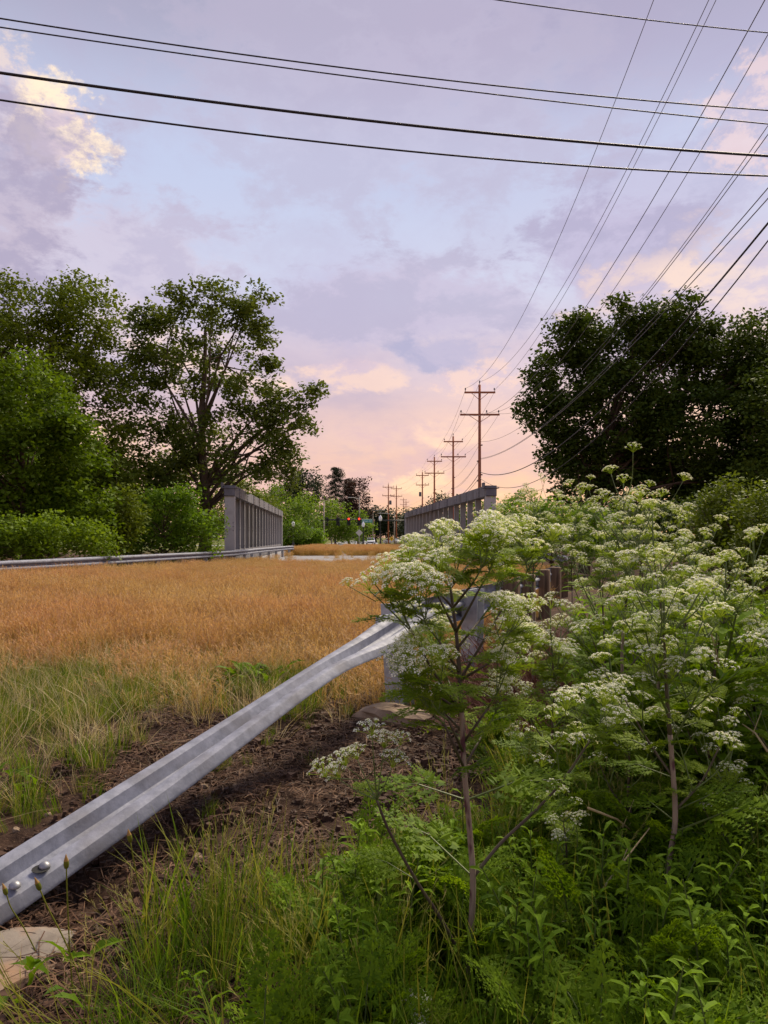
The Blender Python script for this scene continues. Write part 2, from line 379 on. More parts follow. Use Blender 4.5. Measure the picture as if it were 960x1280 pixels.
def ground_mat():
    m, nt, b = new_mat('earth'); N, L = nt.nodes, nt.links
    g = N.new('ShaderNodeNewGeometry')
    def noise(s, d, r=.6):
        t = N.new('ShaderNodeTexNoise'); t.inputs['Scale'].default_value = s; t.inputs['Detail'].default_value = d; t.inputs['Roughness'].default_value = r
        L.new(g.outputs['Position'], t.inputs[0]); return t.outputs[0]
    def mapr(v, a, b_):
        r = N.new('ShaderNodeMapRange'); L.new(v, r.inputs[0]); r.inputs[1].default_value = a; r.inputs[2].default_value = b_; return r.outputs[0]
    def mix(f, a, b_):
        x = N.new('ShaderNodeMix'); x.data_type = 'RGBA'; L.new(f, x.inputs[0])
        for sck, v in ((x.inputs[6], a), (x.inputs[7], b_)):
            if isinstance(v, tuple): sck.default_value = (*v, 1)
            else: L.new(v, sck)
        return x.outputs[2]
    n1 = noise(9, 9, .7); n2 = noise(1.3, 5); n3 = noise(60, 4)
    soil = mix(mapr(n1, .35, .68), (.026, .013, .009), (.085, .048, .032))
    soil = mix(mapr(n2, .52, .72), soil, (.115, .062, .034))
    soil = mix(mapr(n3, .58, .72), soil, (.15, .10, .065))
    s = N.new('ShaderNodeSeparateXYZ'); L.new(g.outputs['Position'], s.inputs[0])
    n4 = noise(.08, 4)
    far = mix(mapr(n4, .4, .62), (.06, .10, .018), (.16, .13, .035))
    col = mix(mapr(s.outputs[1], 84, 100), soil, far)
    L.new(col, b.inputs['Base Color']); b.inputs['Roughness'].default_value = .95; b.inputs['Specular IOR Level'].default_value = .15
    bp = N.new('ShaderNodeBump'); bp.inputs['Distance'].default_value = .03; bp.inputs['Strength'].default_value = 1
    nb = noise(26, 9, .72); L.new(nb, bp.inputs['Height']); L.new(bp.outputs[0], b.inputs['Normal'])
    return m
M['earth'] = ground_mat()

# ------------------------------------------------------------------ the ground, the road
def axis(lo, a, b, hi, fine, grow):
    v = list(np.arange(a, b + 1e-6, fine)); s = fine; x = a; left = []
    while x > lo: s *= grow; x -= s; left.append(x)
    s = fine; x = b; right = []
    while x < hi: s *= grow; x += s; right.append(x)
    return np.array(left[::-1] + v + right)
def grid_mesh(name, xs, ys, zf, mat):
    X, Y = np.meshgrid(xs, ys); Z = zf(X, Y)
    co = np.stack([X, Y, Z], -1).reshape(-1, 3); nx, ny = len(xs), len(ys)
    i = np.arange(nx * ny).reshape(ny, nx)
    q = np.stack([i[:-1, :-1], i[:-1, 1:], i[1:, 1:], i[1:, :-1]], -1).reshape(-1, 4)
    me = mesh_np(name, co, q, mat); me.polygons.foreach_set('use_smooth', np.ones(len(q), dtype=bool)); return me
def mesh_np(name, co, faces, mats, rnd=None, mi=None):
    me = bpy.data.meshes.new(name); n = len(faces); k = faces.shape[1]
    me.vertices.add(len(co)); me.vertices.foreach_set('co', np.ascontiguousarray(co, dtype=np.float32).ravel())
    me.loops.add(n * k); me.loops.foreach_set('vertex_index', np.ascontiguousarray(faces, dtype=np.int32).ravel())
    me.polygons.add(n); me.polygons.foreach_set('loop_start', np.arange(0, n * k, k, dtype=np.int32))
    for m in (mats if isinstance(mats, (list, tuple)) else [mats]): me.materials.append(m)
    if mi is not None: me.polygons.foreach_set('material_index', mi.astype(np.int32))
    me.update(calc_edges=True)
    if rnd is not None:
        at = me.attributes.new('rnd', 'FLOAT', 'FACE'); at.data.foreach_set('value', rnd.astype(np.float32))
    return me
xs = axis(-1500, -3.6, 3.6, 1500, .05, 1.075); ys = axis(-60, 1.0, 8.5, 3000, .05, 1.06)
tag(link('ground', grid_mesh('ground', xs, ys, gz, M['earth'])), kind='structure', label='dark brown bare earth strewn with dead stalks', cat='ground')

BD = -.0714                      # the bridge runs slightly to the left of straight ahead
def on_bridge(x0, y0, y): return x0 + BD * (y - y0)
mb = MB()
ysd = np.linspace(42, 84, 22); z0 = .03
for a, b in zip(ysd[:-1], ysd[1:]):
    la, ra, lb, rb = on_bridge(-8.5, 42, a), on_bridge(5.75, 42, a), on_bridge(-8.5, 42, b), on_bridge(5.75, 42, b)
    mb.quad((la, a, z0), (ra, a, z0), (rb, b, z0), (lb, b, z0))
    mb.quad((la, a, z0 - .6), (lb, b, z0 - .6), (rb, b, z0 - .6), (ra, a, z0 - .6))
    mb.quad((la, a, z0), (lb, b, z0), (lb, b, z0 - .6), (la, a, z0 - .6)); mb.quad((ra, a, z0), (ra, a, z0 - .6), (rb, b, z0 - .6), (rb, b, z0))
tag(mb.build('bridge_deck', M['asphalt']), 'pale worn roadway between the two steel bridge girders', 'roadway', kind='structure')
mb = MB(); yr = np.concatenate([np.linspace(84, 150, 12), np.linspace(165, 700, 20)])
def roadc(y): return on_bridge(-1.4, 42, min(y, 120)) - .012 * max(0, y - 120)
for a, b in zip(yr[:-1], yr[1:]):
    mb.quad((roadc(a) - 6.2, a, .012), (roadc(a) + 6.2, a, .012), (roadc(b) + 6.2, b, .012), (roadc(b) - 6.2, b, .012))
tag(mb.build('road', M['road']), 'grey road running on past the traffic signals', 'road', kind='structure')
mb = MB(); mb.quad((-60, 133, .016), (60, 133, .016), (60, 143, .016), (-60, 143, .016))
tag(mb.build('cross_street', M['road']), 'grey cross street under the traffic signals', 'road', kind='structure')

# ------------------------------------------------------------------ steel bridge girders
def girder(x0, y0, ln, side, label, npost):
    g = thing('bridge_girder', (x0, y0, 0), label, 'bridge girder', 'steel girders along both sides of the bridge')
    g.rotation_euler.z = math.atan(-BD)
    H = 4.45; B = .02
    mb = MB()                                        # top chord: riveted box
    mb.box((0, ln / 2, H - .30), (.62, ln + .5, .60), bev=.03)
    top = mb.build('top_chord', M['girder'], g)
    for k in range(int(ln / 4)):
        mb = MB(); mb.box((-side * .325, 2 + k * 4, H - .30), (.03, .62, .56)); 
        for zz in (-.2, 0, .2):
            for yy in (-.22, .22): mb.box((-side * .345, 2 + k * 4 + yy, H - .30 + zz), (.03, .05, .05))
        mb.build('splice_plate', M['girder'], top)
    mb = MB(); mb.box((side * .05, ln / 2, .42), (.40, ln + .3, .75), bev=.02); mb.build('bottom_chord', M['girder'], g)
    me = None
    for k in range(npost):                            # vertical members: rolled channels, see-through between
        y = .9 + k * (ln - 1.2) / (npost - 1)
        if me is None:
            mb = MB(); h = H - .62
            mb.box((0, 0, h / 2), (.30, .035, h)); mb.box((-.15, .0, h / 2), (.03, .24, h)); mb.box((.15, 0, h / 2), (.03, .24, h))
            for z in (.5, 1.0, 2.0, 2.2): 
                for yy in (-.1, .1): mb.box((-side * .172, yy, z), (.02, .045, .045))
            me = mb.mesh('vertical_member', M['girder_lt'])
        link('vertical_member', me, g, (0, y, 0))
    mb = MB()                                         # diagonal braces behind the verticals
    # end post: broad flat plate facing the road's end
    mb = MB(); mb.box((0, 0, H / 2 - .12), (.58, .30, H - .30), bev=.012)
    ep = mb.build('end_post', M['girder_end'], g)
    mb = MB()
    for z in (.35, .6, 1.9, 2.12, 2.34):
        for xx in (-.2, .2): mb.box((xx, -.158, z), (.055, .03, .055), bev=.008)
    mb.build('rivets', M['girder'], ep)['kind'] = 'stuff'
    mb = MB(); mb.box((-.1 * side * 0, -.05, H - .14), (.9, .5, .05), bev=.01); mb.box((side * .0 - .42, -.05, H - .0), (.10, .5, .32), bev=.01); mb.build('cap_plate', M['girder'], ep)
    mb = MB(); mb.box((0, ln, H / 2 - .12), (.58, .30, H - .30), bev=.012); mb.build('end_post', M['girder_end'], g)
    return g
girder(-8.75, 42, 41, -1, 'grey steel girder with closely spaced uprights in front of the leafy trees', 17)
girder(6.05, 42, 46, 1, 'grey steel girder under the utility poles, half hidden by white flowers', 18)

# ------------------------------------------------------------------ guard rails (W beams)
WPROF = [(-.156, 0), (-.150, .018), (-.118, .078), (-.100, .086), (-.070, .086), (-.053, .078), (-.022, -.004), (-.010, -.010), (.010, -.010), (.022, -.004), (.053, .078), (.070, .086), (.100, .086), (.118, .078), (.150, .018), (.156, 0)]
def wbeam(path, twist, side, mat, th=.0045, ripple=0.0, ws=1.0, ds=1.0):
    """path: centre points, twist: 0 = upright, 1 = laid flat facing up; side: +1 face to the left of travel"""
    mb = MB(); n = len(WPROF); pts = [Vector(p) for p in path]
    for k, p in enumerate(pts):
        t = (pts[min(k + 1, len(pts) - 1)] - pts[max(k - 1, 0)]).normalized()
        left = Vector((0, 0, 1)).cross(t).normalized() * side
        up = t.cross(left) if side > 0 else left.cross(t)
        if up.z < 0: up = -up
        a = twist[k] * math.pi / 2
        nrm = left * math.cos(a) + up * math.sin(a); wid = up * math.cos(a) - left * math.sin(a)
        jit = ripple * math.sin(k * 1.7) 
        for th_ in (0, th):
            for (w, d) in WPROF:
                mb.v.append(tuple(p + wid * (w * ws) + nrm * (d * ds - .043 + th_ + jit)))
    for k in range(len(pts) - 1):
        a0 = k * 2 * n; b0 = (k + 1) * 2 * n
        for j in range(n - 1):
            mb.f.append((a0 + j, a0 + j + 1, b0 + j + 1, b0 + j)); mb.f.append((a0 + n + j, b0 + n + j, b0 + n + j + 1, a0 + n + j + 1))
        mb.f.append((a0, b0, b0 + n, a0 + n)); mb.f.append((a0 + n - 1, a0 + 2 * n - 1, b0 + 2 * n - 1, b0 + n - 1))
    for k in (0, len(pts) - 1):
        a0 = k * 2 * n
        for j in range(n - 1): mb.f.append((a0 + j, a0 + n + j, a0 + n + j + 1, a0 + j + 1))
    mb.m = [0] * len(mb.f); mb.r = [0.0] * len(mb.f)
    return mb
def resample(pts, step):
    pts = [Vector(p) for p in pts]; out = [pts[0].copy()]
    for a, b in zip(pts[:-1], pts[1:]):
        n = max(1, int((b - a).length / step))
        for k in range(1, n + 1): out.append(a.lerp(b, k / n))
    return out
def catmull(pts, per=6):
    pts = [Vector(p) for p in pts]; q = [pts[0] * 2 - pts[1]] + pts + [pts[-1] * 2 - pts[-2]]; out = []
    for i in range(1, len(q) - 2):
        for k in range(per):
            t = k / per; p0, p1, p2, p3 = q[i - 1], q[i], q[i + 1], q[i + 2]
            out.append(.5 * ((2 * p1) + (p2 - p0) * t + (2 * p0 - 5 * p1 + 4 * p2 - p3) * t * t + (3 * p1 - p0 - 3 * p2 + p3) * t ** 3))
    out.append(pts[-1]); return out
def ibeam(mb, base, h, rz, w=.10, d=.15, tf=.009, lean=None):
    q = Euler((lean[0] if lean else 0, lean[1] if lean else 0, rz)).to_matrix(); b = Vector(base)
    for (cx, cy, sx, sy) in ((0, -d / 2, w, tf), (0, d / 2, w, tf), (0, 0, tf, d - tf)):
        mb.box(b + q @ Vector((cx, cy, h / 2)), (sx, sy, h), q)

# near rail: turned-down twisted end, then flaring away along the embankment
E0 = Vector((-1.53, 2.95, .13)); PA = Vector((.14, 6.4, .77)); d0 = (PA - E0)
gr = thing('guard_rail', (.14, 6.4, 0), 'galvanised guard rail twisting down flat to the bare earth at its end', 'guard rail')
def rel(p): return Vector(p) - Vector((.14, 6.4, 0))
_t = d0.normalized(); _r = -Vector((0, 0, 1)).cross(_t).normalized(); _u = _t.cross(_r); _u = -_u if _u.z < 0 else _u
def edge_dir(roll): return _u * math.cos(roll * math.pi / 2) - _r * math.sin(roll * math.pi / 2)
TE0 = E0 + edge_dir(.84) * .156; TE1 = Vector((.13, 6.4, .925))
path = []; tw = []
for k in range(-12, 45):
    t = k / 40
    roll = float(.80 + .26 * ss(t, .0, .55) - .62 * ss(t, .58, 1.05))
    e = TE0.lerp(TE1, t); e.z -= .035 * float(ss(t, 0, .5) * (1 - ss(t, .58, 1.05)))
    p = e - edge_dir(roll) * .156
    if t < 0: p.z = max(p.z, .075)
    path.append(rel(p)); tw.append(roll)
end_beam = wbeam(path, tw, -1, M['galv'], ws=.92, ds=.60).build('end_beam', M['galv'], gr, True)
mod = end_beam.modifiers.new('edge', 'EDGE_SPLIT'); mod.split_angle = R(34)
# lap joint sleeve and bolts at the ground end
j0 = [i for i, k in enumerate(range(-12, 45)) if k <= 1]
lap = wbeam([p + Vector((0, 0, .004)) for p in path[:13]], tw[:13], -1, M['galv'], th=.006, ws=.925, ds=.60).build('lap_splice', M['galv'], end_beam, True)
lap.modifiers.new('edge', 'EDGE_SPLIT').split_angle = R(34)
tdir = d0.normalized(); ldir = Vector((0, 0, 1)).cross(tdir).normalized(); up = tdir.cross(ldir)
ldir = -ldir; up = -up if up.z < 0 else up
a = .84 * math.pi / 2; nrm = ldir * math.cos(a) + up * math.sin(a); wid = up * math.cos(a) - ldir * math.sin(a)
if up.z < 0: up = -up
for (tt, w) in ((.0, -.088), (.036, -.088), (-.045, -.088), (-.10, .085), (-.06, .088)):
    p = rel(E0 + d0 * tt) + wid * w * .92 + nrm * .017
    q = nrm.to_track_quat('Z', 'Y')
    mb = MB(); mb.lathe([(.0, 0), (.023, 0), (.023, .004), (.017, .012), (.008, .017), (0, .018)], 12)
    o = mb.build('bolt', M['bolt'], end_beam, True); o.location = p; o.rotation_mode = 'QUATERNION'; o.rotation_quaternion = q
    if tt > .03:
        mb = MB(); mb.lathe([(0, 0), (.036, 0), (.036, .002), (0, .002)], 12); h = mb.build('bolt_slot', M['hole'], end_beam); h.location = p + nrm * -.001 - tdir * .018; h.rotation_mode = 'QUATERNION'; h.rotation_quaternion = q; h.scale = (1, .7, 1)
# the rail beyond: upright, flaring right along the embankment, back to the bridge
pts2 = catmull([(.10, 6.32, .775), (.85, 7.9, .80), (1.5, 9.6, .78), (3.4, 15.5, .70), (5.4, 22, .66), (6.9, 28, .64), (7.2, 33, .64), (6.4, 38, .64), (5.3, 42, .64), (4.6, 52, .66), (4.0, 62, .66), (3.3, 70, .62)], 8)
fb = wbeam([rel(p) for p in pts2], [0] * len(pts2), 1, M['galv']).build('face_beam', M['galv'], gr, True)
fb.modifiers.new('edge', 'EDGE_SPLIT').split_angle = R(34)
for (x, y, h, lean) in ((.16, 6.44, .93, (.02, -.05)), (.93, 7.88, .93, (.0, .02))):
    mb = MB(); base = Vector((x, y, float(gz(x, y)) - .25)); ibeam(mb, rel(base), h + .25, R(-26), .17, .22, .012, lean)
    mb.build('steel_post', M['galv_post'], gr)
mb = MB(); q = Euler((0, 0, R(-26))).to_matrix(); mb.box(rel((.02, 6.22, .70)), (.03, .36, .30), q, bev=.006)
mb.build('back_plate', M['galv_post'], gr)
me = None
cum = 0; last = None; posts = []
for p in pts2:
    if last is not None: cum += (p - last).length
    last = p
    if p.y > 9.2 and cum >= 1.9 and p.y < 66:
        posts.append(p.copy()); cum = 0
for i, p in enumerate(posts):
    nx = .14 if p.y < 40 else .12
    x, y = p.x + nx, p.y
    zb = float(gz(x + .15, y)) if y < 43 else 0
    if me is None:
        mb = MB(); mb.box((0, 0, 0), (.20, .20, 2.2), bev=.012); me = mb.mesh('wood_post', M['wood_post'])
    o = link('wood_post', me, gr, rel((x, y, p.z + .17 - 1.1 + rng.uniform(-.02, .03)))); o.rotation_euler = (rng.uniform(-.02, .02), rng.uniform(-.02, .02), R(-18) + rng.uniform(-.1, .1))

# rail along the far side of the roadway
gl = thing('guard_rail', (-8.3, 40, 0), 'galvanised guard rail along the weedy road edge below the trees', 'guard rail')
def rel2(p): return Vector(p) - Vector((-8.3, 40, 0))
pts3 = catmull([(-13.2, 13, .68), (-10.95, 20.5, .68), (-9.6, 30, .66), (-8.25, 40, .64), (-8.1, 47, .66), (-7.75, 54, .68), (-7.3, 58.5, .70), (-7.45, 60.3, .62), (-8.6, 61.8, .5)], 8)
fb = wbeam([rel2(p) for p in pts3], [0] * len(pts3), -1, M['galv']).build('face_beam', M['galv'], gl, True)
fb.modifiers.new('edge', 'EDGE_SPLIT').split_angle = R(34)
cum = 2; last = None; me = None
for p in pts3:
    if last is not None: cum += (p - last).length
    last = p
    if cum >= 1.9 and p.y < 59:
        cum = 0
        if me is None:
            mb = MB(); ibeam(mb, (0, 0, -.7), 1.55, 0, .11, .16, .012); me = mb.mesh('steel_post', M['galv_post'])
        link('steel_post', me, gl, rel2((p.x - .13, p.y, p.z - .69))).rotation_euler.z = R(85)

# ------------------------------------------------------------------ utility poles and wires
def pole(Yd, px, topz, arms, label, mat='pole_wood', group='utility poles with crossarms beyond the bridge', base_z=None, r0=.17, arm_rot=0, x=None):
    X = (px - CX) / F * Yd if x is None else x
    zb = float(gz(X, Yd)) - .3
    if base_z is not None: zb = base_z
    t = thing('utility_pole', (X, Yd, zb), label, 'utility pole', group); t.rotation_euler.z = arm_rot
    H = topz - zb
    mb = MB(); mb.tube([(0, 0, 0), (0, 0, H * .5), (0, 0, H)], [r0, r0 * .82, r0 * .62], 10); mb.build('pole_shaft', M[mat], t, True)
    mb = MB(); mb.tube([(0, 0, H - .02), (0, 0, H + .16), (0, 0, H + .18), (0, 0, H + .34)], [.02, .02, .06, .05], 8); mb.build('insulator', M['porcelain'], t)
    for (dz, half, pins) in arms:
        mb = MB(); mb.box((0, -.17, H - dz), (2 * half, .11, .14), bev=.012); a = mb.build('crossarm', M[mat], t)
        for s in (-1, 1):
            mb = MB(); mb.tube([(s * half * .55, -.14, H - dz - .04), (0, -.14, H - dz - .62)], .022, 5); mb.build('arm_brace', M[mat], a)
        for pn in pins:
            mb = MB(); mb.tube([(pn, -.17, H - dz + .05), (pn, -.17, H - dz + .18), (pn, -.17, H - dz + .2), (pn, -.17, H - dz + .36)], [.018, .018, .062, .05], 8); mb.build('insulator', M['porcelain'], a)
    return X, zb, t, H
POLES = [(60, 599.5, 13.9, 1.25, 1.6), (88, 566.5, 13.55, 1.15, 1.5), (112, 543, 13.7, 1.15, 1.5), (140, 528, 13.9, 1.2, 1.25), (178, 495.5, 13.9, 1.3, 1.4)]
rngp = random.Random(5)
pinfo = []
labs = ['tallest brown utility pole with two crossarms behind the bridge girder', 'brown utility pole with two crossarms, second behind the girder', 'reddish utility pole with two crossarms, third behind the girder',
        'dark utility pole with a transformer can and two crossarms', 'brown utility pole with twin crossarms beside the far road']
for i, (Yd, px, tz, h1, h2) in enumerate(POLES):
    X, zb, t, H = pole(Yd, px, tz, [(.65, h1, (-h1 + .08, h1 - .08)), (2.45, h2, (-h2 + .08, .55, h2 - .08))], labs[i])
    pinfo.append((X, Yd, tz, h1, h2))
    mb = MB()
    for dz, s in ((4.9, 1), (6.2, -1), (7.3, 1), (7.8, -1)): mb.box((s * .17, -.05, H - dz), (.12, .08, .10))
    mb.build('cable_clamps', M['porcelain'], t)
    if i in (0, 3):
        mb = MB(); mb.lathe([(.0, 0), (.22, 0), (.24, .05), (.24, .75), (.20, .85), (0, .86)], 14, at=(-.42, 0, H - 4.6)); 
        if i == 3: mb.build('transformer', M['girder'], t, True)
for (Yd, px, tz, lb) in ((168, 485.5, 13.6, 'brown utility pole with a transformer can, paired with its neighbour'), (300, 504.5, 17.5, 'tiny far utility pole above the distant trees'), (310, 507.5, 17.0, 'tiny far utility pole beside its twin above the trees')):
    X, zb, t, H = pole(Yd, px, tz, [(.65, 1.3, (-1.2, 1.2)), (2.6, 1.4, (-1.3, .5, 1.3))], lb)
    if Yd == 168:
        mb = MB(); mb.lathe([(.0, 0), (.26, 0), (.28, .05), (.28, .85), (.22, .95), (0, .96)], 14, at=(.45, 0, H - 4.6)); mb.build('transformer', M['girder'], t, True)
# the pole beside the camera, just right of the frame, and the one across the road, left of it
NPX, NPY, LPX, LPY = 9.0, 13.45, -13.0, 9.42
pole(NPY, 0, 15.6, [(.65, 1.3, (-1.2, 1.2)), (2.45, 1.6, (-1.5, .55, 1.5))], 'utility pole on the embankment where the two lines of wires cross', x=NPX, group='utility poles beside the near road edge')
pole(LPY, 0, 11.2, [(.5, 1.1, (-1.0, 1.0))], 'utility pole across the field holding the crossing wires', x=LPX, group='utility poles beside the near road edge')

def catenary(a, b, sag, n):
    a, b = Vector(a), Vector(b); return [a.lerp(b, k / n) - Vector((0, 0, sag * 4 * (k / n) * (1 - k / n))) for k in range(n + 1)]
def long_wire(att, nx, obs, rad, label, dz, off, sagf=1.0, mat='wire_d'):
    """att: pixel where it meets the first pole; obs: two pixels it passes on its way overhead"""
    A = P(att[0], att[1], 60.0)
    sx = (nx - A.x) / (NPY - A.y)
    zs = []
    for (qx, qy) in obs:
        k = (qx - CX) / F; y = (A.x - sx * A.y) / (k - sx); zs.append((y, EYE - (qy - HY) / F * y))
    cf = np.polyfit([A.y, zs[0][0], zs[1][0]], [A.z, zs[0][1], zs[1][1]], 2)
    ysv = np.linspace(A.y, NPY, 40)
    pts = [Vector((A.x + sx * (y - A.y), y, float(np.polyval(cf, y)))) for y in ysv][::-1]
    zend = pts[0].z
    prev = A
    for (X, Yd, tz, h1, h2) in pinfo[1:]:
        q = Vector((X + off, Yd - .17, tz - dz)); pts += catenary(prev, q, (q - prev).length * .016 * sagf, 12)[1:]; prev = q
    mb = MB(); mb.tube(pts, [rad * (.55 + .45 * min(1, 60 / max(p.y, 1))) if p.y > 60 else rad for p in pts], 5)
    tag(mb.build('power_line', M[mat], None, True), label, 'power line', 'power lines running along the utility poles')
    return zend, cf
W = [((582.5, 485), 7.9, ((650, 400), (817, 0)), .011, 'thin power line from the outer end of the upper crossarm', .3, -1.15),
     ((600, 477), 9.0, ((677, 400), (886, 0)), .011, 'thin power line from the very tops of the utility poles', -.3, 0),
     ((620.5, 485), 10.1, ((686, 400), (895, 0)), .011, 'thin power line from the right end of the upper crossarm', .3, 1.15),
     ((575.5, 514), 7.6, ((730, 387), (956, 0)), .011, 'thin power line from the left end of the lower crossarm', 2.1, -1.45),
     ((607, 516), 9.5, ((750, 387), (960, 43)), .011, 'thin power line from the middle pin of the lower crossarm', 2.1, .5),
     ((624, 517), 10.4, ((807, 367), (960, 157)), .011, 'power line from the right end of the lower crossarm', 2.1, 1.45),
     ((601, 552), 9.0, ((812, 365), (960, 168)), .011, 'power line clamped to the pole shafts below the crossarms', 4.9, .17),
     ((600, 573), 9.0, ((845, 367), (960, 235)), .013, 'upper of two twin cables clamped low on the pole shafts', 6.2, .17),
     ((600, 574), 8.8, ((852, 367), (960, 248)), .013, 'lower of two twin cables clamped low on the pole shafts', 6.25, -.17),
     ((600, 590), 9.0, ((865, 392), (960, 279)), .026, 'thick black telephone cable lowest but one on the poles', 7.3, .17),
     ((599, 597), 9.0, ((885, 395), (960, 301)), .017, 'lowest black telephone cable on the utility poles', 7.8, -.17)]
for i, (att, nx, obs, rad, lab, dz, off) in enumerate(W):
    ze, cf = long_wire(att, nx, obs, rad, lab, dz, off, mat='wire' if i > 8 else 'wire_d')
    print('wire', i, 'z at near pole', round(ze, 2), 'curv', cf[0])
def cross_wire(obs, rad, label, mat='wire'):
    s = (NPY - LPY) / (NPX - LPX); pts = []
    for (qx, qy) in obs:
        k = (qx - CX) / F; Y0 = NPY - s * NPX; y = Y0 / (1 - s * k); pts.append((k * y, EYE - (qy - HY) / F * y))
    cf = np.polyfit([p[0] for p in pts], [p[1] for p in pts], 2); cf[0] = min(cf[0], .02)
    xsv = np.linspace(LPX, NPX, 50); mb = MB()
    mb.tube([(x, NPY + s * (x - NPX), float(np.polyval(cf, x))) for x in xsv], rad, 6)
    o = mb.build('overhead_cable', M[mat], None, True); tag(o, label, 'overhead cable', 'cables crossing the road overhead')
    return cf
print(cross_wire(((0, 23), (480, 91), (960, 138)), .0115, 'upper thin cable of the close pair crossing the road'))
print(cross_wire(((0, 34), (480, 101), (960, 155)), .0105, 'lower thin cable of the close pair crossing the road'))
print(cross_wire(((0, 91), (480, 153), (960, 195)), .0215, 'thickest black cable bundle crossing the road overhead'))
print(cross_wire(((0, 125), (480, 186), (960, 220)), .0145, 'lowest black cable crossing the road overhead'))
print(cross_wire(((622, 0), (810, 25), (960, 41)), .0095, 'highest thin cable crossing near the top of the sky'))

# ------------------------------------------------------------------ trees
def leaves_np(centers, clump_r, per, size, seed, up=.8, asp=.62, flat=.7):
    g = np.random.default_rng(seed); n = len(centers) * per
    c = np.repeat(centers, per, 0)
    off = np.clip(g.normal(size=(n, 3)), -1.7, 1.7) * clump_r * np.array([1, 1, flat]) * .55
    pos = c + off
    nr = g.normal(size=(n, 3)); nr[:, 2] = np.abs(nr[:, 2]) + up; nr /= np.linalg.norm(nr, axis=1, keepdims=True)
    t = g.normal(size=(n, 3)); t[:, 2] -= .3; t -= nr * (t * nr).sum(1, keepdims=True); t /= np.linalg.norm(t, axis=1, keepdims=True)
    b = np.cross(nr, t); s = size * g.uniform(.6, 1.25, (n, 1))
    droop = nr * s * .12
    co = np.stack([pos - t * s * .5, pos + b * s * asp * .5 - droop, pos + t * s * .5 - droop, pos - b * s * asp * .5], 1).reshape(-1, 3)
    f = np.arange(n * 4).reshape(-1, 4)
    cl = np.repeat(g.uniform(0, 1, len(centers)), per)
    rnd = np.clip(.55 * cl + .45 * g.uniform(0, 1, n), 0, 1)
    return co, f, rnd
def tree(name, label, cat, Yd, trunk, lobes, n, per, size, clump, mat, bark, seed, depth=1.0, group=None, up=.8, hollow=.45, base=None, limbs=26, twigr=.05, flowers=0):
    """lobes: (px, py, rx, ry[, dy]) seen at distance Yd, turned into ellipsoids with their own depth; trunk: (px, radius)"""
    g = np.random.default_rng(seed); L_ = []
    k = Yd / F
    for i, lb in enumerate(lobes):
        c = P(lb[0], lb[1], Yd); dy = lb[4] if len(lb) > 4 else g.uniform(-.25, .25) * lb[2] * k
        L_.append((c.x, Yd + dy, c.z, lb[2] * k, (lb[2] + lb[3]) * .5 * k * depth, lb[3] * k))
    vol = np.array([l[3] * l[4] * l[5] for l in L_]) ** .67; vol /= vol.sum()
    cen = []
    for l, w in zip(L_, vol):
        m = max(3, int(n * w)); d = g.normal(size=(m, 3)); d /= np.linalg.norm(d, axis=1, keepdims=True)
        r = g.uniform(hollow, 1, (m, 1)) ** .6 * g.uniform(.86, 1.1, (m, 1))
        cen.append(np.array(l[:3]) + d * r * np.array(l[3:]))
    cen = np.concatenate(cen)
    bx = (trunk[0] - CX) * k; bz = float(gz(bx, Yd)) if base is None else base
    cen = cen[cen[:, 2] > bz + .15]
    t = thing(name, (bx, Yd, bz), label, cat, group); o = np.array([bx, Yd, bz])
    co, f, rnd = leaves_np(cen - o, clump, per, size, seed + 1, up)
    keep = co.reshape(-1, 4, 3)[:, :, 2].min(1) > .02
    co = co.reshape(-1, 4, 3)[keep].reshape(-1, 3); f = np.arange(len(co)).reshape(-1, 4); rnd = rnd[keep]
    link('crown', mesh_np('crown', co, f, M[mat], rnd), t)
    # trunk and limbs reaching into the lobes
    topz = max(l[2] for l in L_) - bz; mb = MB(); r0 = trunk[1]
    trunkpts = []
    cxm = float(np.average([l[0] for l in L_], weights=vol)) - bx
    for q in range(7):
        u = q / 6; trunkpts.append(Vector((cxm * .5 * u * u + g.normal() * r0 * .35 * (q > 0), g.normal() * r0 * .35 * (q > 0), topz * u * .92)))
    trunkpts[0].z = -.15
    mb.tube(trunkpts, [r0 * (1.25 if q == 0 else 1 - .8 * q / 6) for q in range(7)], 9)
    idx = g.choice(len(cen), min(limbs, len(cen)), replace=False)
    for i in idx:
        e = Vector(cen[i] - o); u = min(.85, max(.12, (e.z / topz) * .62)); qf = u * 6; q = int(qf)
        s = trunkpts[q].lerp(trunkpts[min(q + 1, 6)], qf - q)
        mid = s.lerp(e, .5) + Vector((0, 0, (e - s).length * .08)) + Vector(g.normal(size=3) * .05 * (e - s).length)
        ra = r0 * (.42 - .3 * u); mb.tube([s, s.lerp(mid, .5), mid, mid.lerp(e, .5), e], [ra, ra * .8, ra * .6, ra * .4, max(.012, ra * .15)], 6)
        for _ in range(3):
            j = g.integers(len(cen)); e2 = Vector(cen[j] - o)
            if (e2 - mid).length < (e - s).length * .8:
                mb.tube([mid, mid.lerp(e2, .5) + Vector(g.normal(size=3) * .15), e2], [ra * .5, ra * .3, .012], 5)
    mb.build('trunk', M[bark], t, True)
    return t, cen

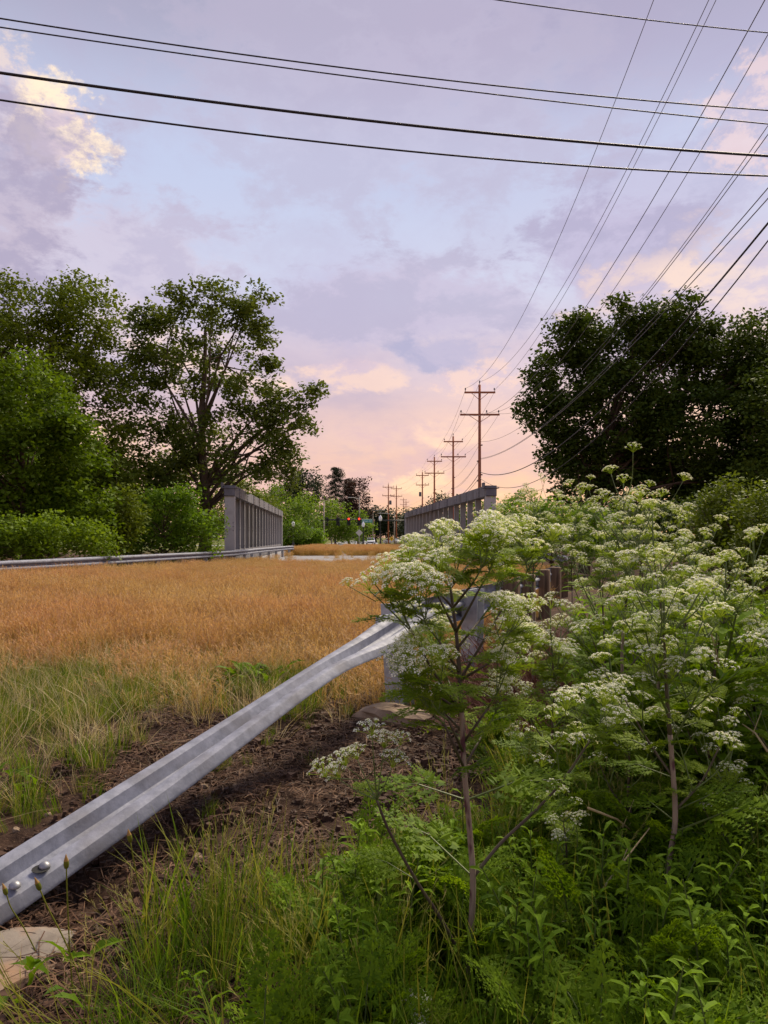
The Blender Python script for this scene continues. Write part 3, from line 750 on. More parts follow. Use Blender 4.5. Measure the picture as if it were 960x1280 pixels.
tree('broadleaf_tree', 'tall dark broadleaf tree crowding the sycamore behind the guard rail', 'tree', 41, (45, .38),
     [(45, 385, 62, 50), (112, 405, 44, 60), (20, 480, 105, 85), (105, 520, 60, 90), (-70, 450, 95, 110), (60, 610, 105, 70), (-30, 600, 100, 80), (135, 610, 45, 60)],
     760, 110, .23, .75, 'lf_left', 'bark', 101)
tree('broadleaf_tree', 'fresh green leafy tree bulging over the far guard rail', 'tree', 31, (35, .2),
     [(40, 500, 75, 55), (20, 570, 95, 60), (95, 560, 38, 45), (90, 640, 55, 40), (10, 645, 90, 45), (-70, 560, 80, 90)],
     480, 85, .22, .6, 'lf_front', 'bark', 102)
tree('sycamore_tree', 'airy tree with gaps and reddish twigs behind the grey girder', 'tree', 46, (252, .42),
     [(268, 385, 50, 32), (215, 395, 36, 34), (318, 395, 32, 40), (178, 395, 22, 24), (240, 450, 78, 50), (335, 440, 20, 34), (318, 500, 52, 32), (378, 492, 28, 18), (355, 535, 46, 36), (290, 560, 90, 48), (176, 470, 32, 60), (200, 560, 62, 70), (215, 640, 60, 60), (352, 585, 26, 28)],
     560, 62, .28, .62, 'lf_syc', 'bark', 103, limbs=22, hollow=.25)
tree('flowering_bush', 'bright green bush with pale flowers beside the girder end post', 'bush', 37, (205, .09),
     [(205, 650, 42, 42), (245, 662, 32, 34), (175, 670, 32, 26), (225, 620, 20, 18), (160, 650, 14, 18)], 150, 60, .19, .6, 'lf_bush', 'bark', 104)
tree('broadleaf_tree', 'dark gap-filled tree filling the space under the sycamore', 'tree', 50, (190, .25),
     [(225, 620, 40, 60), (130, 640, 80, 50), (30, 650, 90, 40)], 240, 80, .26, 1.0, 'lf_left', 'bark', 105)
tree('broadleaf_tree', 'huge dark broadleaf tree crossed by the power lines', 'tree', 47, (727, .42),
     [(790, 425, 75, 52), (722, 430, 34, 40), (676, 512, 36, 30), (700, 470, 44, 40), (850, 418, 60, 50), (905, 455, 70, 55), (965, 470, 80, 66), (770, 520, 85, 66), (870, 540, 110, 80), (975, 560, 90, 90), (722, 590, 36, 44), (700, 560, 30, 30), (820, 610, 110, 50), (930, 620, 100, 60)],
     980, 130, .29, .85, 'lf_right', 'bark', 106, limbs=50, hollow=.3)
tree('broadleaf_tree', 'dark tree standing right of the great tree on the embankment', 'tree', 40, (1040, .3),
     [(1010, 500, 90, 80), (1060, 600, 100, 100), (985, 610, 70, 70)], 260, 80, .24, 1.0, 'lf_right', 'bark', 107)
tree('young_tree', 'young dull green tree rising behind the white flowers', 'tree', 17, (912, .06),
     [(910, 625, 26, 26), (900, 660, 42, 34), (935, 670, 40, 34), (880, 690, 34, 26)], 130, 60, .10, .36, 'lf_left', 'bark', 108)
tree('young_tree', 'young dark green tree at the thicket edge beyond the flowers', 'tree', 15, (975, .06),
     [(965, 640, 40, 36), (985, 690, 55, 50), (945, 700, 40, 34)], 130, 60, .10, .36, 'lf_left', 'bark', 109)
tree('thicket_bush', 'low green bush behind the wooden rail posts', 'bush', 24, (690, .05),
     [(690, 655, 34, 30), (655, 668, 34, 26), (735, 665, 34, 34), (640, 640, 18, 20)], 150, 55, .13, .5, 'lf_bush', 'bark', 110)
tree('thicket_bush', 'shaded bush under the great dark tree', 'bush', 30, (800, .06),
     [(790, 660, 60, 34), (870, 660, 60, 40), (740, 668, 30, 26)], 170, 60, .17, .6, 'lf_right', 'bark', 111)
tree('thicket_bush', 'low leafy bush hugging the far guard rail below the tall trees', 'bush', 27, (70, .05),
     [(70, 668, 50, 26), (20, 675, 50, 30), (115, 675, 34, 22), (-40, 670, 50, 40)], 170, 60, .16, .5, 'lf_front', 'bark', 112)
tree('thicket_bush', 'narrow dark bush between the leafy tree and the flowering bush', 'bush', 33, (140, .05),
     [(140, 660, 26, 34), (155, 640, 20, 34)], 80, 60, .18, .6, 'lf_left', 'bark', 113)
# beyond the bridge
FAR = [(92, (300, .2), [(300, 640, 30, 36), (285, 625, 30, 40), (330, 640, 24, 30)], 'lf_left', 'shaded green tree seen through the uprights of the girder'),
       (98, (345, .2), [(345, 632, 34, 30), (318, 640, 30, 40), (372, 650, 30, 26), (335, 660, 40, 24)], 'lf_far', 'sunlit green tree just past the end of the girder'),
       (135, (400, .2), [(385, 640, 30, 26), (412, 646, 32, 26), (440, 655, 24, 22), (400, 665, 50, 18)], 'lf_far', 'rounded green trees behind the traffic signals'),
       (118, (365, .15), [(362, 668, 20, 18), (385, 672, 20, 12)], 'lf_bush', 'small light green bush below the traffic mast'),
       (200, (382, .3), [(382, 612, 24, 26), (360, 625, 22, 26)], 'lf_fardark', 'round dark tree rising above the far green trees'),
       (230, (470, .3), [(470, 652, 22, 20), (490, 655, 20, 18), (455, 660, 16, 20)], 'lf_fardark', 'hazy dark trees closing the far end of the road'),
       (190, (540, .3), [(530, 650, 24, 20), (556, 645, 24, 26), (512, 660, 12, 14)], 'lf_fardark', 'dark rounded tree behind the right girder'),
       (150, (600, .3), [(600, 650, 40, 26), (650, 645, 40, 30), (700, 650, 40, 30)], 'lf_far', 'far trees between the girder and the great dark tree')]
for i, (Yd, tr, lobes, mat, lab) in enumerate(FAR):
    k = Yd / 100
    tree('far_tree', lab, 'tree', Yd, tr, lobes, 150, 60, .34 * k, .95 * k, mat, 'bark', 130 + i, limbs=12, group='trees beyond the bridge')
def conifer(px, py_top, Yd, rpx, lab, mat, seed):
    g = np.random.default_rng(seed); k = Yd / F; top = P(px, py_top, Yd); bx = top.x; bz = float(gz(bx, Yd)); H = top.z - bz
    t = thing('conifer_tree', (bx, Yd, bz), lab, 'tree', 'trees beyond the bridge'); cen = []; mb = MB()
    mb.tube([(0, 0, -.1), (0, 0, H * .97)], [.28, .03], 8)
    for lv in range(40):
        u = .12 + .86 * lv / 39; rr = rpx * k * (1.12 - u) ** .8 * g.uniform(.75, 1.15)
        for b in range(3):
            a = g.uniform(0, 6.28); rr = rpx * k * (1.12 - u) ** .8 * g.uniform(.45, 1.2)
            mb.tube([(0, 0, H * u), (math.cos(a) * rr, math.sin(a) * rr, H * u - rr * .25)], [.05, .015], 4)
            for s in np.linspace(.25, 1, 6): cen.append((math.cos(a) * rr * s, math.sin(a) * rr * s, H * u - .25 * rr * s * s))
    co, f, rnd = leaves_np(np.array(cen), .6, 22, .34, seed, .2, .35, .5)
    link('crown', mesh_np('crown', co, f, M[mat], rnd), t); mb.build('trunk', M['bark'], t)
conifer(419, 583, 170, 38, 'dark spiky conifer above the far green trees', 'needle', 201)
conifer(436, 598, 175, 26, 'slim dark conifer between two taller far trees', 'needle', 203)
tree('far_tree', 'reddish dark tree beside the spiky conifer', 'tree', 165, (448, .25), [(446, 610, 14, 16), (448, 632, 18, 20), (440, 645, 20, 18)], 110, 55, .45, 1.2, 'lf_copper', 'bark', 140, limbs=12, group='trees beyond the bridge')
# a wood that closes the horizon
g = np.random.default_rng(77); cen = []
for i in range(420):
    a = g.uniform(-1.15, 1.15); d = g.uniform(260, 420); x = d * math.sin(a); y = d * math.cos(a)
    if abs(x - roadc(y)) < 12: continue
    h = g.uniform(8, 17) * (1 if abs(a) > .1 else .75)
    for _ in range(5): cen.append((x + g.normal() * 3.5, y + g.normal() * 3, g.uniform(.15, 1) * h))
co, f, rnd = leaves_np(np.array(cen), 3.2, 26, 1.5, 78, .5)
co[:, 2] = np.maximum(co[:, 2], .02)
tag(link('distant_wood', mesh_np('distant_wood', co, f, M['lf_fardark'], rnd)), 'low dark band of distant woodland on the horizon', 'woodland', kind='stuff')

# ------------------------------------------------------------------ far street furniture
def frustum(mb, prof, n=10, at=(0, 0, 0), mi=0): mb.lathe(prof, n, mi, at)
def signal_head(name, parent, x, z, lit):
    mb = MB(); mb.box((x, 0, z), (.62, .22, 1.45), bev=.04); h = mb.build(name, M['iron'], parent)
    for k in range(3):
        zz = z + .45 - k * .45
        mb = MB(); mb.tube([(x, -.11, zz), (x, -.36, zz - .03)], [.19, .20], 12, cap=False); mb.tube([(x, -.36, zz - .03), (x, -.11, zz)], [.185, .175], 12, cap=False)
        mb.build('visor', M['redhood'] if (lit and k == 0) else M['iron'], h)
        mb = MB(); mb.lathe([(0, 0), (.17, 0), (.15, .03), (0, .05)], 14); l = mb.build('lens', M['redlamp'] if (lit and k == 0) else M['carglass'], h)
        l.location = (x, -.115, zz); l.rotation_euler.x = R(90)
    return h
def mast(px, Yd, armpx, armpy, sigs, label, toppy):
    b = P(px, 690, Yd); t = thing('traffic_signal_mast', (b.x, Yd, 0), label, 'traffic signal')
    top = P(px, toppy, Yd).z; az = P(px, armpy, Yd).z; ax = (armpx - px) / F * Yd
    mb = MB(); mb.tube([(0, 0, 0), (0, 0, .3), (0, 0, .31), (0, 0, top)], [.32, .30, .2, .15], 10); mb.lathe([(0, 0), (.17, 0), (.18, .12), (0, .3)], 10, at=(0, 0, top)); mb.build('mast_pole', M['iron'], t, True)
    mb = MB(); mb.tube([(0, 0, az), (ax * .5, 0, az + .05), (ax, 0, az + .08)], [.16, .12, .08], 8); mb.build('mast_arm', M['iron'], t, True)
    for (spx, lit) in sigs:
        signal_head('signal_head', t, (spx - px) / F * Yd, az - .25, lit)
    return t, az
m1, az = mast(386, 130, 468, 650, [(408, False), (422.5, False), (436, True), (449, True)], 'black traffic signal mast showing two red lights over the road', 645)
dx = (459 - 386) / F * 130
mb = MB(); mb.box((dx, -.12, az - .18), (1.85, .05, .56), bev=.01); sg = mb.build('street_sign', M['teal'], m1)
tc = bpy.data.curves.new('sign_text', 'FONT'); tc.body = 'Union Dr'; tc.size = .44; tc.align_x = 'CENTER'; tc.align_y = 'CENTER'; tc.extrude = .004
to = bpy.data.objects.new('sign_lettering', tc); COL.objects.link(to)
dg = bpy.context.evaluated_depsgraph_get(); tme = bpy.data.meshes.new_from_object(to.evaluated_get(dg)); bpy.data.objects.remove(to)
tme.materials.clear(); tme.materials.append(M['white'])
lt = link('sign_lettering', tme, sg, (dx, -.152, az - .18)); lt.rotation_euler.x = R(90)
m2, az2 = mast(506.5, 128, 472, 651, [], 'black traffic mast whose arm reaches toward the lamp post by the girder', 648)
def lamp_post(px, py, Yd, label):
    b = P(px, py, Yd); t = thing('lamp_post', (b.x, Yd, 0), label, 'lamp post', 'black lamp posts with white globes'); H = b.z - .5
    mb = MB(); mb.lathe([(.0, 0), (.26, 0), (.26, .25), (.16, .45), (.14, .9), (.10, 1.0), (.08, H - .15), (.14, H - .1), (.16, H), (0, H)], 10); mb.build('post', M['iron'], t, True)
    mb = MB(); mb.lathe([(.0, 0), (.13, 0), (.22, .16), (.26, .38), (.21, .60), (.10, .76), (.04, .86), (0, .9)], 12, at=(0, 0, H)); mb.build('globe', M['globe'], t, True)
lamp_post(366.5, 654, 112, 'black lamp post with white globe beside the far end of the girder')
lamp_post(403, 662, 140, 'black lamp post with white globe behind the tall grey pole')
lamp_post(419.5, 663, 150, 'small black lamp post with white globe among the green trees')
lamp_post(454, 655, 118, 'black lamp post with white globe beside the diamond sign')
lamp_post(475.5, 647, 108, 'tallest black lamp post with white globe near the right girder')
def grey_pole(px, py, Yd, label, arm=0):
    b = P(px, py, Yd); t = thing('grey_pole', (b.x, Yd, 0), label, 'pole', 'plain grey poles by the crossing'); mb = MB()
    mb.tube([(0, 0, 0), (0, 0, b.z)], [.15, .10], 8); mb.build('shaft', M['pole_grey'], t, True)
    mb = MB(); mb.lathe([(0, 0), (.12, 0), (.10, .12), (0, .16)], 8, at=(0, 0, b.z)); mb.build('pole_cap', M['pole_grey'], t)
    if arm:
        mb = MB(); mb.tube([(0, 0, b.z - .6), (arm * .6, 0, b.z - .3), (arm, 0, b.z - .25)], .06, 6); a = mb.build('lamp_arm', M['alu'], t)
        mb = MB(); mb.box((arm + .2 * np.sign(arm), 0, b.z - .28), (.7, .3, .16), bev=.03); mb.build('lamp_head', M['alu'], a)
grey_pole(405, 628, 122, 'tall weathered grey pole left of the red lights')
grey_pole(414.5, 647, 145, 'thin short grey pole among the far trees')
grey_pole(449.3, 620, 136, 'slim grey pole carrying the grey diamond sign', -1.6)
grey_pole(466, 636, 165, 'grey pole with street light arm behind the white car', 2.2)
grey_pole(493, 640, 165, 'grey pole with street light arm beside the far utility poles', -3.2)
def sign(px, py, Yd, w, h, rot, mat, label, mark=False, tilt=0):
    b = P(px, py, Yd); t = thing('road_sign', (b.x, Yd, 0), label, 'road sign'); t.rotation_euler.y = tilt
    mb = MB(); mb.tube([(0, 0.05, 0), (0, .05, b.z + h * .4)], .04, 6); mb.build('sign_post', M['alu'], t)
    mb = MB(); q = Euler((0, rot, 0)).to_matrix(); mb.box((0, 0, b.z), (w, .03, h), q, bev=.006); s = mb.build('sign_panel', M[mat], t)
    if mark:
        mb = MB(); mb.box((0, -.022, b.z - .05), (.10, .012, .36)); mb.box((.1, -.022, b.z + .1), (.26, .012, .09), Euler((0, .6, 0)).to_matrix()); mb.build('curve_arrow', M['iron'], s)
    return t, b
sign(449, 666, 121, .82, .82, R(45), 'alu', 'grey back of a diamond road sign under the red lights')
sign(390, 671.5, 121, .52, .52, R(45), 'alu', 'small tilted diamond sign back on a leaning post', tilt=R(6))
sign(489.5, 673.5, 150, .72, .72, R(45), 'yellow', 'yellow diamond road sign with a black arrow', True)
t, b = sign(385, 662, 119, 1.75, .95, 0, 'alu', 'wide louvred back of a rectangular road sign beside the black mast')
for k in range(4):
    mb = MB(); mb.box((0, -.03, b.z - .36 + k * .24), (1.75, .03, .05)); mb.build('stiffener', M['galv_post'], t)
mb = MB(); b = P(445, 686, 112); mb.lathe([(0, 0), (.09, 0), (.07, .85), (.05, .95), (0, .97)], 10)
o = mb.build('marker_post', M['white'], None, True, (b.x, 112, 0)); tag(o, 'short white marker post beside the far road', 'marker post')
def car(px, Yd, label, rz=0):
    x = (px - CX) / F * Yd; t = thing('car', (x, Yd, .016), label, 'car', None, rz)
    prof = [(-2.1, .35), (-2.15, .62), (-2.0, .80), (-1.15, .92), (-.55, 1.38), (.85, 1.42), (1.55, .98), (2.1, .92), (2.15, .45), (2.05, .3)]
    mb = MB(); hw = .88; n = len(prof)
    def xx(z, s): return s * (hw - max(0, z - .85) * .32)
    for s in (-1, 1): mb.poly([(xx(z, s), y, z) for (y, z) in (prof if s < 0 else prof[::-1])])
    for k in range(n):
        (y0, z0), (y1, z1) = prof[k], prof[(k + 1) % n]; mb.quad((xx(z0, -1), y0, z0), (xx(z0, 1), y0, z0), (xx(z1, 1), y1, z1), (xx(z1, -1), y1, z1))
    body = mb.build('body', M['carpaint'], t)
    mb = MB(); mb.quad((-.72, -1.13, .955), (.72, -1.13, .955), (.62, -.585, 1.372), (-.62, -.585, 1.372)); mb.build('windscreen', M['carglass'], t, False, (0, -.012, .012))
    for s in (-1, 1):
        mb = MB(); mb.quad((xx(.97, s) + s * .012, -.95, .97), (xx(.97, s) + s * .012, 1.35, .97), (xx(1.34, s) + s * .012, .85, 1.34), (xx(1.34, s) + s * .012, -.5, 1.34)); mb.build('side_window', M['carglass'], t)
        mb = MB(); mb.box((s * .62, -2.09, .68), (.34, .1, .14), bev=.02); mb.build('headlight', M['carlamp'], t)
        for y in (-1.35, 1.35):
            mb = MB(); mb.lathe([(.0, -.11), (.29, -.11), (.32, -.07), (.32, .07), (.29, .11), (0, .11)], 16); w = mb.build('wheel', M['tyre'], t); w.location = (s * .80, y, .32); w.rotation_euler.y = R(90)
            mb = MB(); mb.lathe([(0, -.125), (.19, -.125), (.19, .125), (0, .125)], 12); mb.build('rim', M['rim'], w)
    mb = MB(); mb.box((0, -2.13, .5), (1.2, .06, .16), bev=.01); mb.build('grille', M['iron'], t)
car(463.5, 152, 'white car coming along the far road')
car(491, 172, 'white car half hidden behind the right girder and rail', R(60))

# ------------------------------------------------------------------ scattered ground cover: points carry the clumps
def gn_scatter(name, pts, rots, scl, idx, sources, label, cat):
    me = bpy.data.meshes.new(name); me.vertices.add(len(pts)); me.vertices.foreach_set('co', np.ascontiguousarray(pts, dtype=np.float32).ravel())
    a = me.attributes.new('rot', 'FLOAT_VECTOR', 'POINT'); a.data.foreach_set('vector', np.ascontiguousarray(rots, dtype=np.float32).ravel())
    a = me.attributes.new('scl', 'FLOAT_VECTOR', 'POINT'); a.data.foreach_set('vector', np.ascontiguousarray(scl, dtype=np.float32).ravel())
    a = me.attributes.new('idx', 'INT', 'POINT'); a.data.foreach_set('value', np.ascontiguousarray(idx, dtype=np.int32))
    o = link(name, me); tag(o, label, cat, kind='stuff')
    ng = bpy.data.node_groups.new(name + '_scatter', 'GeometryNodeTree')
    ng.interface.new_socket('Geometry', in_out='INPUT', socket_type='NodeSocketGeometry'); ng.interface.new_socket('Geometry', in_out='OUTPUT', socket_type='NodeSocketGeometry')
    N, L = ng.nodes, ng.links; gi = N.new('NodeGroupInput'); go = N.new('NodeGroupOutput')
    ip = N.new('GeometryNodeInstanceOnPoints'); L.new(gi.outputs[0], ip.inputs['Points'])
    g2 = N.new('GeometryNodeGeometryToInstance')
    for s in reversed(sources):
        so = bpy.data.objects.new(s.name, s)                # carrier of the mesh, never linked into the scene
        oi = N.new('GeometryNodeObjectInfo'); oi.inputs['Object'].default_value = so; L.new(oi.outputs['Geometry'], g2.inputs[0])
    L.new(g2.outputs[0], ip.inputs['Instance']); ip.inputs['Pick Instance'].default_value = True
    def attr(nm, typ):
        t = N.new('GeometryNodeInputNamedAttribute'); t.data_type = typ; t.inputs['Name'].default_value = nm; return t.outputs['Attribute']
    L.new(attr('idx', 'INT'), ip.inputs['Instance Index'])
    e2r = N.new('FunctionNodeEulerToRotation'); L.new(attr('rot', 'FLOAT_VECTOR'), e2r.inputs[0]); L.new(e2r.outputs[0], ip.inputs['Rotation'])
    L.new(attr('scl', 'FLOAT_VECTOR'), ip.inputs['Scale']); L.new(ip.outputs[0], go.inputs[0])
    md = o.modifiers.new('scatter', 'NODES'); md.node_group = ng
    return o
def scatter(name, xy, sources, label, cat, smin=.8, smax=1.2, tilt=.1, seed=1, zoff=0.0, weights=None, zfun=gz, hz=None):
    g = np.random.default_rng(seed); n = len(xy); z = zfun(xy[:, 0], xy[:, 1]) + zoff
    pts = np.column_stack([xy, z]); rots = np.column_stack([g.normal(0, tilt, n), g.normal(0, tilt, n), g.uniform(0, 6.283, n)])
    s = g.uniform(smin, smax, n); sc = np.column_stack([s, s, s * (hz if hz is not None else 1)])
    idx = g.choice(len(sources), n, p=weights)
    return gn_scatter(name, pts, rots, sc, idx, sources, label, cat)

def blade(mb, g, base, h, w, lean, az, mi=0, segs=3, droop=1.0, r=None):
    d = Vector((math.cos(az), math.sin(az), 0)); sd = Vector((-math.sin(az), math.cos(az), 0)); r = g.random() if r is None else r
    pr = None
    for k in range(segs + 1):
        u = k / segs; c = Vector(base) + Vector((0, 0, h * (u - .25 * droop * lean * u * u))) + d * (h * lean * u ** 1.9); ww = w * (1 - u) ** .6 * .5
        cur = (c - sd * ww, c + sd * ww)
        if pr:
            if k == segs: mb.tri(pr[0], pr[1], c, mi, r)
            else: mb.quad(pr[0], pr[1], cur[1], cur[0], mi, r)
        pr = cur
    return c
def seedgrass(seed, n, size, hmin, hmax, head=True, sw=.0042, hl=(.10, .19)):
    g = random.Random(seed); mb = MB()
    for _ in range(n):
        b = (g.uniform(-size, size), g.uniform(-size, size), -.02); h = g.uniform(hmin, hmax); az = g.uniform(0, 6.28); lean = abs(g.gauss(.0, .26)) + .03
        d = Vector((math.cos(az), math.sin(az), 0)); sd = Vector((-d.y, d.x, 0)); w = .0028
        pr = None; pos = []
        for k in range(4):
            u = k / 3; c = Vector(b) + Vector((0, 0, h * (u - .2 * lean * u * u))) + d * h * lean * u * u; pos.append(c)
            cur = (c - sd * w * (1 - .5 * u), c + sd * w * (1 - .5 * u))
            if pr: mb.quad(pr[0], pr[1], cur[1], cur[0], 1, g.random())
            pr = cur
        if head:
            tdir = (pos[3] - pos[2]).normalized(); L_ = g.uniform(*hl); rr = g.random()
            for q in range(5 if sw > .004 else 9):
                a2 = g.uniform(0, 6.28); o = Vector((math.cos(a2), math.sin(a2), 0)); c = pos[3] + tdir * (L_ * (q / (5 if sw > .004 else 9) - .5)); e = c + tdir * L_ * .30 + o * L_ * .13
                s2 = tdir.cross(o).normalized() * sw; mb.quad(c, c.lerp(e, .5) + s2, e, c.lerp(e, .5) - s2, 0, min(1, max(0, rr + g.uniform(-.2, .2))))
    for _ in range(n // 3):
        blade(mb, g, (g.uniform(-size, size), g.uniform(-size, size), -.02), g.uniform(.12, hmin), .006, g.uniform(.1, .7), g.uniform(0, 6.28), 2 if g.random() < .5 else 1, 3)
    return mb
def grasstuft(seed, n, rad, hmin, hmax, w, mats=1, lean=(.1, .8)):
    g = random.Random(seed); mb = MB()
    for _ in range(n):
        a = g.uniform(0, 6.28); r = rad * math.sqrt(g.random()); blade(mb, g, (r * math.cos(a), r * math.sin(a), -.02), g.uniform(hmin, hmax), w * g.uniform(.6, 1.2), g.uniform(*lean), a + g.gauss(0, .9), g.randrange(mats), 4)
    return mb
def litter_patch(seed, n, size, lo, hi):
    g = random.Random(seed); mb = MB()
    for _ in range(n):
        a = g.uniform(0, 6.28); L_ = g.uniform(lo, hi); w = g.uniform(.0008, .0026); z = g.uniform(.002, .035); t = g.gauss(0, .16)
        c = Vector((g.uniform(-size, size), g.uniform(-size, size), z)); d = Vector((math.cos(a), math.sin(a), t)) * L_ * .5; s = Vector((-math.sin(a), math.cos(a), g.gauss(0, .5))).normalized() * w
        bend = Vector((g.gauss(0, .1) * L_, g.gauss(0, .1) * L_, abs(g.gauss(0, .06)) * L_)); r = g.random() ** 1.4; mi = 0 if g.random() < .6 else 1
        mb.quad(c - d - s, c + bend - s, c + bend + s, c - d + s, mi, r); mb.quad(c + bend - s, c + d - s * .4, c + d + s * .4, c + bend + s, mi, r)
    for _ in range(n // 3):
        c = Vector((g.uniform(-size, size), g.uniform(-size, size), g.uniform(.002, .03))); a = g.uniform(0, 6.28); d = Vector((math.cos(a), math.sin(a), g.gauss(0, .4))) * g.uniform(.005, .018); s = Vector((-math.sin(a), math.cos(a), g.gauss(0, .4))) * g.uniform(.003, .008)
        mb.quad(c - d, c - s, c + d, c + s, 1 if g.random() < .65 else 0, g.random() * .7)
    return mb
def clod_patch(seed, n, size):
    g = random.Random(seed); mb = MB()
    for _ in range(n):
        c = Vector((g.uniform(-size, size), g.uniform(-size, size), 0)); r = g.uniform(.006, .03) * (1 if g.random() < .85 else 1.7); i = len(mb.v)
        for k in range(5): a = k * 1.2566 + g.uniform(-.3, .3); mb.v.append(tuple(c + Vector((math.cos(a) * r * g.uniform(.7, 1.2), math.sin(a) * r * g.uniform(.7, 1.2), -.01))))
        for k in range(5): a = k * 1.2566 + g.uniform(-.3, .3); mb.v.append(tuple(c + Vector((math.cos(a) * r * .62, math.sin(a) * r * .62, r * g.uniform(.5, .85)))))
        for k in range(5): mb.f.append((i + k, i + (k + 1) % 5, i + 5 + (k + 1) % 5, i + 5 + k)); mb.m.append(0); mb.r.append(g.random())
        mb.f.append(tuple(i + 5 + k for k in range(5))); mb.m.append(0); mb.r.append(g.random())
    return mb
def lanceplant(seed, h, nleaf, L_, w, lean=.15, mi_leaf=0):
    g = random.Random(seed); mb = MB(); az = g.uniform(0, 6.28); d = Vector((math.cos(az), math.sin(az), 0))
    def st(u): return Vector((0, 0, h * u)) + d * h * lean * u * u
    mb.tube([st(0) - Vector((0, 0, .03)), st(.35), st(.7), st(1)], [.0045, .004, .003, .0015], 5, 1, .5)
    for k in range(nleaf):
        u = .08 + .92 * (k + .5) / nleaf; a = k * 2.4 + g.uniform(-.3, .3); o = Vector((math.cos(a), math.sin(a), 0)); s = Vector((-o.y, o.x, 0)); ll = L_ * g.uniform(.7, 1.15) * (1 - .45 * max(0, u - .6) / .4); ww = w * g.uniform(.8, 1.2)
        rise = g.uniform(.1, .75); b = st(u); r = g.random()
        p1 = b + o * ll * .42 + Vector((0, 0, ll * rise * .42)); p2 = b + o * ll * .8 + Vector((0, 0, ll * rise * .50)); p3 = b + o * ll * 1.05 + Vector((0, 0, ll * (rise * .5 - .18))); fold = Vector((0, 0, ww * .25))
        for sg_ in (-1, 1):
            mb.quad(b, p1, p1 + s * sg_ * ww * .5 + fold, b + s * sg_ * ww * .1, mi_leaf, r); mb.quad(p1, p2, p2 + s * sg_ * ww * .36 + fold * .7, p1 + s * sg_ * ww * .5 + fold, mi_leaf, r); mb.tri(p2, p3, p2 + s * sg_ * ww * .36 + fold * .7, mi_leaf, r)
    return mb
# compound hemlock leaf: rachis, pinnae, toothed leaflets; lies along +Y, a little arched
def hem_leaf(seed, L_=.28):
    g = random.Random(seed); mb = MB()
    def rach(u): return Vector((0, L_ * u, .10 * L_ * math.sin(u * 2.6) - .10 * L_ * u * u))
    mb.tube([rach(0), rach(.5), rach(1)], [.0028, .002, .0008], 4, 1, .4, cap=False)
    np_ = 7
    for k in range(np_):
        u = .26 + .70 * k / (np_ - 1); pl = L_ * .46 * (1 - ((u - .26) / .76)) ** .8 + .015
        for sd in (-1, 1):
            b = rach(u); ang = g.uniform(.75, 1.0); pd = Vector((sd * math.sin(ang), math.cos(ang), g.uniform(-.25, .12))).normalized(); pn = Vector((0, 0, 1)); ps = pd.cross(pn).normalized()
            m = max(3, int(pl / .016))
            for j in range(m + 1):
                v = j / m; c = b + pd * pl * (.12 + .88 * v) - Vector((0, 0, .12 * pl * v * v)); ll = (.022 + .16 * pl) * (1 - v * .8) * g.uniform(.75, 1.15); wv = ll * .40
                for s2 in ((-1, 1) if j < m else (0,)):
                    ld = (ps * s2 * .85 + pd * .6).normalized() if s2 else pd; ls = ld.cross(pn).normalized(); tz = Vector((0, 0, g.uniform(-.3, .3) * ll)); r = g.random()
                    mb.quad(c, c + ld * ll * .45 + ls * wv * .5, c + ld * ll + tz, c + ld * ll * .45 - ls * wv * .5, 0, r)
                    for q in (-1, 1):
                        c2 = c + ld * ll * .32; l2 = (ld * .55 + ls * q).normalized() * ll * .5; mb.tri(c2, c2 + l2, c2 + ld * ll * .26, 0, r)
    return mb
def umbel(seed, rad=.05, nr=13, flat=.42, white=1.0):
    g = random.Random(seed); mb = MB(); gold = 2.39996
    for k in range(nr):
        u = math.sqrt((k + .5) / nr); a = k * gold + g.uniform(-.15, .15); rr = rad * u * g.uniform(.9, 1.08)
        tip = Vector((math.cos(a) * rr, math.sin(a) * rr, rad * (.62 + flat * (1 - u * u)) + g.uniform(-.05, .05) * rad)); md = Vector((tip.x * .42, tip.y * .42, tip.z * .62))
        for (p, q) in ((Vector((0, 0, 0)), md), (md, tip)):
            s = (q - p).orthogonal().normalized() * .0010; s2 = (q - p).cross(s).normalized() * .0010
            mb.quad(p - s, p + s, q + s * .7, q - s * .7, 0, g.random()); mb.quad(p - s2, p + s2, q + s2 * .7, q - s2 * .7, 0, g.random())
        ax = (tip - Vector((0, 0, -.02))).normalized(); ax = (ax + Vector((0, 0, .6))).normalized(); e1 = ax.orthogonal().normalized(); e2 = ax.cross(e1); ur = rad * .225 * g.uniform(.85, 1.15)
        nf = 12
        for j in range(nf):
            v = math.sqrt((j + .5) / nf); b = j * gold + a; o = e1 * math.cos(b) + e2 * math.sin(b); fp = tip + o * ur * v + ax * ur * (.55 + .45 * (1 - v * v))
            mb.tri(tip - e1 * .0006, tip + e1 * .0006, fp, 0, g.random())
            if g.random() > white: 
                sz = .0016; mi = 0
            else: sz = g.uniform(.0024, .0036); mi = 1
            nn = (ax + o * .8 * v + Vector((g.gauss(0, .25), g.gauss(0, .25), 0))).normalized(); f1 = nn.orthogonal().normalized(); th = g.uniform(0, 1.5); f2 = nn.cross(f1); fa = f1 * math.cos(th) + f2 * math.sin(th); fb = nn.cross(fa); r = g.random()
            mb.quad(fp + fa * sz, fp + fb * sz, fp - fa * sz, fp - fb * sz, mi, r)
        for j in range(3):                                  # little bracts under the umbellet
            b = j * 2.1 + a; o = e1 * math.cos(b) + e2 * math.sin(b); mb.tri(tip, tip + o * ur * .45 + e1 * .001, tip + o * ur * .5 - ax * .002, 0, g.random())
    return mb
UM = [umbel(300 + k, .05, 12 + k, .42 + .14 * (k % 3), .93).mesh('umbel', [M['ray'], M['flower']]) for k in range(5)]
